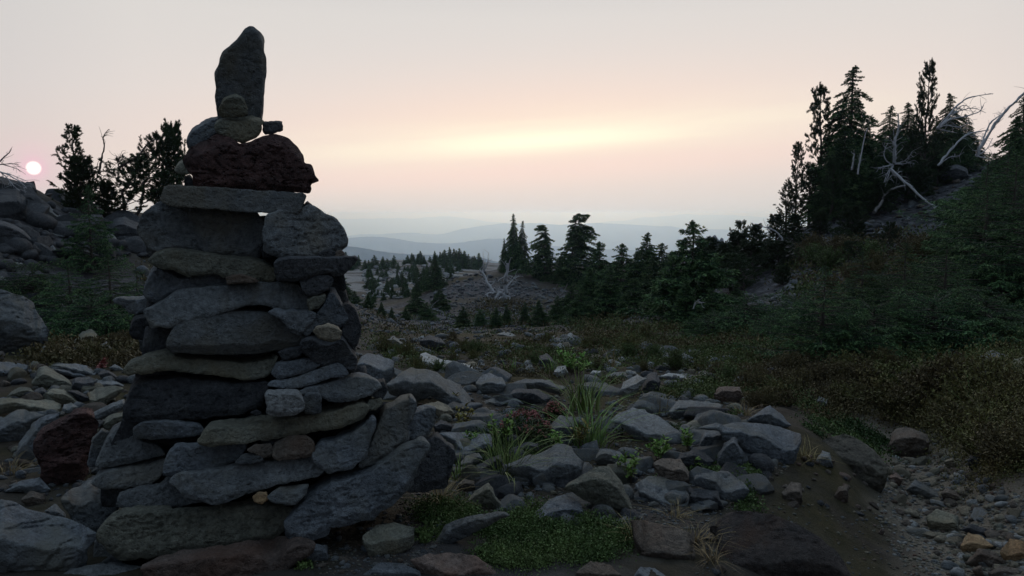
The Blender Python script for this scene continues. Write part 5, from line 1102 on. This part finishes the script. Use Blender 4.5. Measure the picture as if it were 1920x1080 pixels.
dead('dead_tree', 'upright grey snag with broken side stubs on the hill', W['silver'], [
 (11, '800,700;800,600;805,540;825,480;822,380', 7, 3, 0, 0), (11, '830,690;835,600;820,545', 6, 4, 0, .2), (11, '805,545;770,540;740,500;745,450;765,415', 3, 1, 0, .5), (11, '820,540;880,520;915,490;930,460', 3, 1, 0, -.5), (11, '800,540;805,500;795,450', 3, 1.5, 0, -.2),
 (11, '795,700;740,715;690,725', 4, 1, 0, -.5), (11, '800,690;850,690;890,682', 3.5, 1, 0, -.4), (11, '780,710;740,760;715,820', 3, 1, 0, -.5), (11, '790,710;760,760;745,800', 2.5, 1, 0, -.6)], 26, DT, seed=4)
dead('fallen_log', 'fallen bleached log with snapped twigs lying downhill', W['silver'], [(11, '780,735;840,790;900,840;970,910;1040,960;1095,1008', 5.5, 4, 0, -1.2), (11, '850,800;870,840;905,810', 3, 1, 0, 0)], 24.5, DT, 'log', 16, 5)
dead('fallen_log', 'dark curved log crossing under the fallen bleached one', W['greywood'], [(11, '670,1005;715,950;745,890;800,855;870,835', 7, 4, 0, .5)], 24.5, DT, 'log', 8, 6)
dead('dead_tree', 'thin pale dead stem leaning before the tallest hemlock', W['silver'], [(11, '568,765;580,690;600,590;615,520;632,470', 4.5, 1.2, 0, 0)], 24, DT, 'dead tree', 5, 7)
dead('dead_tree', 'short broken dead stub beside the thin pale stem', W['silver'], [(11, '530,735;538,690;545,635', 4.5, 2.5, 0, 0)], 24, DT, 'dead tree', 3, 8)
dead('dead_tree', 'pale dead twig curving up at the saddle', W['silver'], [(6, '575,650;570,610;545,580;495,563', 3, 1, 0, 0)], 22, DT, 'dead tree', 4, 9)
dead('dead_tree', 'grey dead root loop beside the single spire hemlock', W['silver'], [(6, '280,835;282,818;292,810;303,813;308,826', .8, .4, 0, 0), (6, '286,836;290,820;300,816', .6, .3, 0, 0)], 12.8, DT, 'dead tree', 4, 19)
DM = 'bleached wood on the scree mound'
dead('dead_tree', 'twisted silver root tree with tattered limbs on the mound', W['silver'], [
 (12, '565,900;590,840;575,770;585,700;600,620;610,560', 8, 4, 0, 0), (12, '600,620;630,530;680,460;750,410', 4, 1, 0, .5), (12, '575,740;540,700;500,740;470,800;445,820', 7, 1.5, 0, -.5), (12, '590,700;640,700;665,740', 6, 1, 0, -.3),
 (12, '580,860;610,880;620,890', 5, 1, 0, -.3), (12, '575,890;540,920;510,945', 4.5, 1.2, 0, -.5), (12, '570,890;565,940;545,985', 4, 1.2, 0, -.6), (12, '560,830;520,840;490,875', 4, 1, 0, -.6), (12, '600,640;650,660;640,720', 5, 1, 0, .3), (12, '545,700;530,760;515,800', 6, 1, 0, -.4), (12, '590,640;560,600;530,580', 4, 1, 0, .3), (12, '610,570;560,580;520,600', 3, .8, 0, .4)], None, DM, twigs=16, seed=10)
dead('dead_tree', 'thin curved bleached trunk fallen across the mound crest', W['silver'], [
 (12, '470,865;430,800;390,740;370,680;320,630', 5, 2, 0, .4), (12, '320,630;270,630;240,680;225,740', 2.5, 1, 0, .3), (12, '440,830;380,830;365,850;385,880', 3.5, 1.2, 0, -.4), (12, '300,630;260,580;270,540', 2, .8, 0, .3)], None, DM, twigs=10, seed=11)
dead('dead_tree', 'upright silvery stub behind the curved fallen trunk', W['silver'], [(12, '355,650;357,590;358,530', 2.5, 1.4, 0, 0), (12, '380,650;410,590;440,510', 3, 1, 0, 0)], 47, DM, twigs=5, seed=12)
dead('dead_tree', 'pale looping dead branch on the lower mound', W['silver'], [(5, '580,695;550,670;548,650;580,648;605,650', 1.6, .8, 0, 0)], None, DM, twigs=4, seed=13)
dead('dead_tree', 'brownish dead stem leaning below the wind shaped hemlock', W['greywood'], [(12, '1120,900;1160,860;1190,810;1210,770', 2, 1, 0, 0), (12, '1240,770;1260,800;1270,830', 1.5, .8, 0, 0), (12, '1310,680;1285,640;1260,600', 2.2, 1.2, 0, 0)], None, DM, twigs=3, seed=14)
DLG = 'dead wood on the rocky slope'
dead('dead_tree', 'bare crooked dark stem standing between the skyline pines', W['bark'], [
 (13, '840,480;850,380;860,330;880,250;870,180;885,140;920,100', 5, 1.5, 0, 0), (13, '878,240;900,215;960,230;1010,260', 2.5, .8, 0, .3), (13, '850,350;830,310;820,305', 2.5, 1, 0, 0), (13, '885,140;905,150;930,152', 1.5, .6, 0, 0)], 15.5, DLG, twigs=8, seed=15)
dead('dead_tree', 'leaning dark limb reaching up from the contorted pine', W['bark'], [
 (13, '1000,430;1090,370;1170,320;1250,220;1330,180', 6, 2, 0, .3), (13, '1045,390;1040,330;1055,290', 2.5, 1, 0, 0), (13, '1265,200;1270,140;1280,95', 1.6, .5, 0, 0), (13, '1150,330;1220,380;1240,430', 2, .7, 0, 0), (13, '1160,520;1210,490;1270,470', 2, .7, 0, 0)], 16, DLG, twigs=14, seed=16)
dead('dead_branch', 'bleached dead branches sprawled over the crest rocks', W['silver'], [
 (13, '0,460;60,480;130,520;190,560;225,600', 3.5, 1.2, 0, -.3), (13, '10,480;70,530;110,580;175,640', 2.5, 1, 0, -.4), (13, '40,470;120,490;200,520;260,545', 2, .8, 0, 0), (13, '190,560;215,590;208,640', 2, .8, 0, 0)], 13.5, DLG, 'dead branch', 8, 17)
dead('dead_branch', 'dead branches poking into the sky beside the sun', W['greywood'], [
 (13, '-40,400;0,370;40,330;80,295;97,262', 4.5, 1, 0, 0), (13, '-40,400;30,395;100,392;160,398', 2.5, .8, 0, 0), (13, '-30,415;40,415;110,435;168,455', 2.5, .8, 0, 0), (13, '0,365;-5,330;5,312', 2, .8, 0, 0)], 13.8, DLG, 'dead branch', 6, 18)
# far jagged lava pinnacle
A = Acc(); rg = np.random.default_rng(77)
for i in range(15):
    u = 1312+rg.uniform(0, 55); v = 452-rg.uniform(0, 12)+abs(u-1338)*.12; pb = ptD(u, v, 420+rg.uniform(-8, 8)); V, Fc = cutrock(500+i, 3, 12, .1)
    hh = rg.uniform(6, 10); A.add(V*np.array([2.6, 2.6, hh*1.6])+pb-np.array([0, 0, hh]), Fc)
o = A.build('rock_pinnacle', M['dark'], loc=ptD(1335, 470, 420)); tag(o, 'distant jagged dark pinnacle behind the saddle pines', 'rock')
# ------------------------------------------------------------------ grasses, leafy plants and ground cover
def blades(rg, n, spread, ln, wd, lean, acc, base=None, seg=5, az0=None):
    b0 = rg.normal(0, spread, (n, 2)); a = np.arctan2(b0[:, 1], b0[:, 0])+rg.normal(0, .6, n); l = ln*rg.uniform(.3, 1.12, n); le = lean*rg.uniform(.2, 1.9, n)
    if az0 is not None: a = az0+rg.normal(0, .5, n)
    t = np.linspace(0, 1, seg+1); D = np.stack([np.cos(a), np.sin(a)], -1)
    hx_ = (le*l)[:, None]*t**2; hz_ = l[:, None]*(t-.42*np.minimum(le, 1.6)[:, None]*t**2)
    P = np.concatenate([b0[:, None]+D[:, None]*hx_[..., None], hz_[..., None]], -1)
    if base is not None: P = P+base[:, None]
    sd = np.stack([-D[:, 1], D[:, 0], np.zeros(n)], -1)+rg.normal(0, .35, (n, 3)); w = wd*(1-t**1.5*.93)
    V = np.stack([P-sd[:, None]*w[None, :, None], P+sd[:, None]*w[None, :, None]], 2).reshape(-1, 3); k = (np.arange(n)*(seg+1)*2)[:, None]+np.arange(seg)[None]*2
    acc.add(V, np.stack([k, k+1, k+3, k+2], -1).reshape(-1, 4))
GT = [ # u, v, height px, blades, leaf material, lean, spread px, label
 (950,900,125,150,'grass',.75,22,'long grass tuft arching over the flat faced boulder'),(1108,835,125,150,'grass',.85,34,'tall lush grass tuft in the middle of the rocks'),(1095,770,110,120,'grass',.5,26,'yellow green grass tuft behind the tall lush one'),
 (830,945,60,170,'dry',.9,22,'straw coloured dry grass tuft near the cairn apron'),(855,900,70,40,'grass',.7,12,'sparse grass tuft beside the dry one'),(1300,1015,55,150,'dry',1.1,32,'drooping dry grass on the flat brown plate'),(1330,1050,50,90,'dry',1.,18,'lower dry grass tuft over the dark bank boulder'),
 (1265,970,40,80,'dry',1.,22,'short dry grass above the brown plate'),(1185,1010,60,60,'dry',.7,14,'pale dry grass beside the leafy mat'),(1235,775,50,70,'dry',.6,18,'dry grass behind the pale sloping boulder'),(1390,780,40,60,'dry',.7,16,'dry grass behind the table boulder'),(1510,860,45,90,'dry',1.,18,'rusty dry grass hanging by the table boulder'),
 (1610,745,40,50,'dry',.8,16,'thin straw grass over the bank heather'),(1840,800,90,60,'grass',.9,24,'long arching grass on the path bank'),(1800,820,60,40,'dry',1.,20,'straw grass hanging from the path bank'),(1880,770,80,50,'grass',.8,22,'grass sprouting above the path bank heather'),
 (930,860,70,40,'grass',.8,14,'thin grass between boulders and heath'),(20,890,50,60,'dry',1.,20,'dry grass in the shade under the blue slab'),(1040,700,40,50,'grass',.5,20,'short green grass on the stony flat'),(960,700,30,50,'grass',.6,20,'low grass among stones of the flat'),(1150,690,45,40,'dry',.4,10,'dry seed stalks standing on the flat'),
 (740,1000,25,30,'grass',.8,8,'tiny grass sprig in the gravel'),(60,700,30,30,'dry',.6,8,'pale grass sprig on the low blue slab'),(1420,655,30,40,'dry',.6,14,'straw tuft under the white angular rock')]
for i, (u, v, hp, n, lm, lean, spx, lab) in enumerate(GT):
    g = ground(u, min(v, 1078))[0]; k = g[1]/F; A = Acc(); rg = np.random.default_rng(1200+i); blades(rg, int(n*.7), spx*k*.6, hp*k*1.15, max(.0016, .9*k) if lm == 'grass' else max(.0011, .6*k), lean, A)
    o = A.build('grass_tuft', L[lm], smooth=True); o.location = g-np.array([0, 0, .01]); tag(o, lab, 'grass', 'grass tufts between the rocks')
def leaves(rg, B, D, Ln, Wd, acc):
    n = len(B); S_ = unit(np.cross(D, np.array([0, 0, 1.])+rg.normal(0, .35, (n, 3)))); N = unit(np.cross(S_, D))
    a = B+D*(Ln*.35)[:, None]; b = B+D*(Ln*.72)[:, None]-N*(Ln*.04)[:, None]; e = B+D*Ln[:, None]-N*(Ln*.12)[:, None]
    V = np.stack([B, a+S_*Wd[:, None]+N*(Wd*.3)[:, None], b+S_*(Wd*.8)[:, None]+N*(Wd*.25)[:, None], e, b-S_*(Wd*.8)[:, None]+N*(Wd*.25)[:, None], a-S_*Wd[:, None]+N*(Wd*.3)[:, None], a, b], 1).reshape(-1, 3)
    k = np.arange(n)[:, None]*8
    acc.add(V, np.concatenate([k+np.array([[0, 6, 1, 1]])[:, :3], k+np.array([[0, 5, 6]]), k+np.array([[2, 7, 3]]), k+np.array([[7, 4, 3]])]))
    acc.F.setdefault(4, []).append(np.concatenate([k+np.array([[6, 7, 2, 1]]), k+np.array([[5, 4, 7, 6]])])+acc.n-8*n)
def leafy(u, v, hp, wp, ns, lm, lab, seed, name='leafy_plant', lw=.42, ll=9.):
    g = ground(u, min(v, 1078))[0]; k = g[1]/F; rg = np.random.default_rng(seed); root = empty(name, g); tag(root, lab, 'plant', 'leafy plants between the rocks'); St = Acc(); Lf = Acc()
    for i in range(ns):
        a = rg.uniform(0, 6.28); d = np.array([math.cos(a), math.sin(a), 0]); b = d*rg.uniform(0, .25)*wp*k; h = hp*k*rg.uniform(.5, 1.05)
        P = b+d*(rg.uniform(.1, .5)*wp*k*np.linspace(0, 1, 6)**1.4)[:, None]+np.array([0, 0, 1.])*(h*np.linspace(0, 1, 6))[:, None]
        St.add(*tube(P, np.linspace(.7, .35, 6)*k, 4)); nl = 11; t = rg.uniform(.25, 1, nl)
        B = np.stack([np.interp(t, np.linspace(0, 1, 6), P[:, j]) for j in range(3)], -1); D = unit(rg.normal(0, 1, (nl, 3))*np.array([1, 1, .3])+np.array([0, 0, .75]))
        Ln = ll*k*rg.uniform(.7, 1.5, nl); leaves(rg, B, D, Ln, Ln*lw*.5, Lf)
    St.build('stem', W['stem'], root); Lf.build('foliage', L[lm], root, smooth=True)
for i, a in enumerate([
 (1178,905,75,46,16,'leaf','bright green leafy plant hanging beside the triangular boulder'),(1240,865,48,44,14,'leaf','bright green leafy plant on the pale sloping boulder'),(1293,845,45,30,9,'leaf','leafy sprig at the end of the pale sloping boulder'),(1300,880,30,26,6,'leaf','low leafy sprig over the dark stone'),
 (940,830,55,60,14,'leaf','light green leafy plant below the pink heath'),(868,805,45,36,10,'yleaf','yellowing leafy plant by the cream stone'),(880,840,30,40,8,'leaf','small leafy plant under the yellowing one'),(905,850,22,16,4,'yleaf','tiny yellow leaf sprig on the blue stone'),(1085,835,50,34,9,'yleaf','yellow green leafy plant by the tall grass'),(1045,845,40,26,7,'leaf','leafy plant beside the upright pale stone'),
 (1075,700,45,70,22,'leaf','dark leafy shrublet on the stony flat'),(190,695,22,16,5,'pink','little red seedlings on the stony ground'),(850,760,25,20,5,'yleaf','yellow leaf tips beside the cream stone')]):
    leafy(*a, 1500+i)
# pink flowering heath: woody cushions
for i, (u, v, hp, wp, lab) in enumerate([(985,825,55,110,'wide dark heath cushion with pink flower heads'),(1040,800,45,50,'smaller heath cushion beside the tall grass')]):
    g = ground(u, v)[0]; k = g[1]/F; rg = np.random.default_rng(1700+i); root = empty('flowering_heath', g); tag(root, lab, 'plant', 'pink flowering heath'); Lf = Acc(); Fl = Acc(); n = 1500
    q = rg.uniform(-1, 1, (n, 2)); q = q[(q**2).sum(1) < 1]; n = len(q); hz_ = hp*k*np.sqrt(1-(q**2).sum(1))*rg.uniform(.35, 1, n); B = np.stack([q[:, 0]*wp*k*.5, q[:, 1]*wp*k*.35, hz_], -1)
    leaves(rg, B, unit(rg.normal(0, .8, (n, 3))+np.array([0, 0, .6])), 6*k*rg.uniform(.7, 1.4, n), np.full(n, 1.5*k), Lf)
    m = 70; j = rg.choice(n, m); top_ = B[j]*np.array([1, 1, 0])+np.array([0, 0, 1])*(hp*k*1.02*np.sqrt(1-(q[j]**2).sum(1)))[:, None]
    jj = np.repeat(np.arange(m), 9); leaves(rg, top_[jj]+rg.normal(0, 2.2*k, (len(jj), 3)), unit(rg.normal(0, 1, (len(jj), 3))+np.array([0, 0, .4])), 4*k*rg.uniform(.7, 1.3, len(jj)), np.full(len(jj), 1.5*k), Fl)
    Lf.build('foliage', L['mat'], root); Fl.build('blossom', L['pink'], root)
RK = np.array(ROCKS)
L['greenheath'] = leafmat('green_low_shrub_leaves', [(.045, .075, .022), (.075, .11, .032), (.10, .13, .04)], scale=1.3)
# carpets nobody could count
def carpet(name, zones, mats, seed, fat=.17):
    rg = np.random.default_rng(seed); accs = [Acc() for _ in mats]
    for poly, n, hp, wp, lp, per, nf in zones:
        uv = samp(poly, n, rg); G = ground(uv[:, 0], np.minimum(uv[:, 1], 1078)); keep = fbm(np.nan_to_num(G)*nf, 3, seed) > .0 if nf else np.ones(n, bool)
        for g in G[keep]:
            if np.isnan(g[0]) or np.any(np.hypot(RK[:, 0]-g[0], RK[:, 1]-g[1]) < RK[:, 2]): continue
            k0 = g[1]/F; k = k0*rg.choice([.55, .8, 1., 1.25, 1.7]); q = rg.normal(0, .4, (per, 2)); r2 = np.minimum(1, (q**2).sum(1))
            pos = np.stack([g[0]+q[:, 0]*wp*k, g[1]+q[:, 1]*wp*k], -1); zz = height(pos[:, 0], pos[:, 1])
            B = np.concatenate([pos, (zz+hp*k*np.sqrt(1-r2*.9)*rg.uniform(.05, 1, per))[:, None]], -1)
            D = unit(rg.normal(0, .75, (per, 3))+np.array([0, 0, .8]))
            sprays(B, D, lp*k0*.85*rg.uniform(.5, 1.4, per), lp*k0*.85*fat*rg.uniform(.7, 1.3, per), rg, accs[int(np.clip((fbm(g[None]*.9, 2, seed+3)[0]*1.6+.5+rg.normal(0, .18))*len(mats), 0, len(mats)-1))])
    V = []; Fc = []; mi = []; n0 = 0
    for i, a in enumerate(accs):
        v = np.concatenate(a.V); f = np.concatenate(a.F[4]); V.append(v); Fc.append(f+n0); n0 += len(v); mi.append(np.full(len(f), i))
    o = mk(name, np.concatenate(V), [np.concatenate(Fc)], mats, smooth=False, mi=np.concatenate(mi)); tag(o, kind='stuff')
carpet('heather', [ # polygon, clumps, height px, width px, leaf px, leaves per clump, patchiness
 ([(690,640),(1000,628),(1260,640),(1480,690),(1500,730),(1300,770),(1150,720),(900,700),(720,690)], 1100, 11, 30, 5, 60, 1.4),
 ([(1060,612),(1250,596),(1420,610),(1500,660),(1500,720),(1250,700)], 900, 13, 34, 5, 75, 1.1),
 ([(1200,720),(1400,680),(1500,650),(1920,625),(1920,770),(1700,790),(1480,790),(1260,770)], 1050, 20, 44, 5.5, 100, .9),
 ([(640,590),(800,585),(1000,600),(1080,628),(900,632),(690,635)], 110, 8, 24, 5, 50, .6),
 ([(1560,640),(1900,620),(1920,700),(1560,700)], 420, 18, 40, 5.5, 90, 0),
 ([(250,520),(420,480),(680,600),(690,700),(260,700)], 320, 13, 34, 6, 60, .9),
 ([(1925,640),(2400,600),(2400,1000),(1925,900)], 420, 22, 46, 6, 80, .9),
 ([(-400,640),(-5,640),(-5,760),(-400,760)], 160, 18, 40, 6, 60, .9),
 ([(1350,620),(1480,600),(1500,680),(1330,690)], 200, 14, 40, 5, 90, 0),
 ([(60,650),(280,650),(270,690),(100,690),(40,680)], 140, 20, 36, 8, 70, 0),
 ([(700,600),(1060,600),(1080,625),(700,630)], 60, 8, 22, 5, 40, .5),
 ([(1460,480),(1700,440),(1860,440),(1860,600),(1500,600)], 260, 16, 40, 7, 60, 0),
 ([(860,570),(1000,560),(1010,600),(880,600)], 80, 5, 20, 4, 40, 0),
], [L['rustheath'], L['heath'], L['greenheath']], 31, .28)
carpet('bank_heather_undergrowth', [
 ([(1690,745),(1920,700),(1930,900),(1850,880),(1780,820),(1740,790)], 420, 52, 62, 6, 170, 0),
 ([(1640,740),(1760,730),(1740,800),(1660,780)], 120, 40, 50, 8, 90, 0)], [L['rustheath'], L['heath'], L['heath']], 32, .24)
carpet('leaf_mat_foliage', [
 ([(850,1010),(900,985),(1000,960),(1090,965),(1175,1000),(1180,1040),(1080,1055),(960,1065),(880,1050)], 420, 15, 34, 5.5, 130, 0),
 ([(780,950),(850,940),(890,965),(850,990),(790,980)], 60, 14, 28, 5.5, 110, 0),
 ([(1500,800),(1580,785),(1660,830),(1650,860),(1560,830)], 60, 14, 34, 5.5, 110, 0),
 ([(780,1000),(830,990),(830,1020),(790,1020)], 20, 12, 22, 8, 50, 0), ([(1350,930),(1410,900),(1420,960),(1370,970)], 22, 12, 22, 7, 50, 0), ([(560,1040),(600,1040),(590,1070),(560,1070)], 10, 12, 16, 7, 40, 0),
 ([(860,800),(1000,770),(1130,840),(1000,900),(880,880)], 260, 11, 26, 5, 80, 2.), ([(1130,760),(1400,780),(1450,900),(1200,900)], 260, 9, 24, 5, 80, 2.)], [L['mat'], L['mat'], L['greenheath']], 33, .36)

# separate heather bushes: upright leafy shoots from one base
def heathbush(seed, h, w, ns, lm, key):
    rg = np.random.default_rng(seed); r = empty('heather_bush', (0, 0, 0)); St = Acc(); Lf = Acc()
    for i in range(ns):
        a = rg.uniform(0, 6.28); o = abs(rg.normal(0, .45)); d = np.array([math.cos(a), math.sin(a), 0]); ln = h*rg.uniform(.55, 1.1)*(1-.25*min(o, 1.2))
        t = np.linspace(0, 1, 5)[:, None]; P = d*(w*.12*rg.uniform(0, 1)+w*.5*o*t**1.3)+np.array([0, 0, 1.])*ln*t
        St.add(*tube(P, np.linspace(.0035, .0015, 5), 3)); n = 26; u = rg.uniform(.3, 1, n)
        B = np.stack([np.interp(u, t[:, 0], P[:, j]) for j in range(3)], -1); sprays(B, unit(rg.normal(0, .7, (n, 3))+np.array([0, 0, .8])), rg.uniform(.018, .036, n), rg.uniform(.004, .007, n), rg, Lf)
    St.build('stem', W['stem'], r); Lf.build('foliage', L[lm], r, smooth=False); return r
HB = [heathbush(1900+i, .36, .55, 120, lm, i) for i, lm in enumerate(('rustheath', 'heath', 'greenheath', 'rustheath'))]; hb_used = [False]*4
rg = np.random.default_rng(44)
for poly, n, (h0, h1), where in (([(1700,760),(1920,730),(1930,890),(1850,875),(1780,825)], 34, (60, 105), 'on the crumbling path bank'), ([(1250,690),(1680,690),(1680,760),(1400,770)], 34, (26, 50), 'in the low cover below the thicket'), ([(700,640),(1250,640),(1250,700),(760,700)], 30, (18, 36), 'among the stones of the flat'), ([(70,655),(270,655),(260,685),(80,685)], 9, (26, 42), 'before the dark hemlock thicket'), ([(1480,470),(1840,430),(1850,520),(1500,560)], 26, (26, 50), 'on the hillside scree')):
    for u, v in samp(poly, n, rg):
        g = ground(u, v)[0]
        if np.isnan(g[0]): continue
        k = int(rg.choice([0, 1, 2, 3])) if 'bank' not in where else int(rg.choice([0, 1, 3])); o = HB[k] if not hb_used[k] else dup(HB[k]); hb_used[k] = True
        s = rg.uniform(h0, h1)/F*g[1]/.36; o.location = g-np.array([0, 0, .02]); o.scale = (s*rg.uniform(.9, 1.4), s*rg.uniform(.9, 1.4), s); o.rotation_euler = (0, 0, rg.uniform(0, 6.28))
        tag(o, f"{('rusty brown', 'olive brown', 'dull green', 'rusty brown')[k]} heather bush {where}", 'shrub', 'heather bushes '+where)
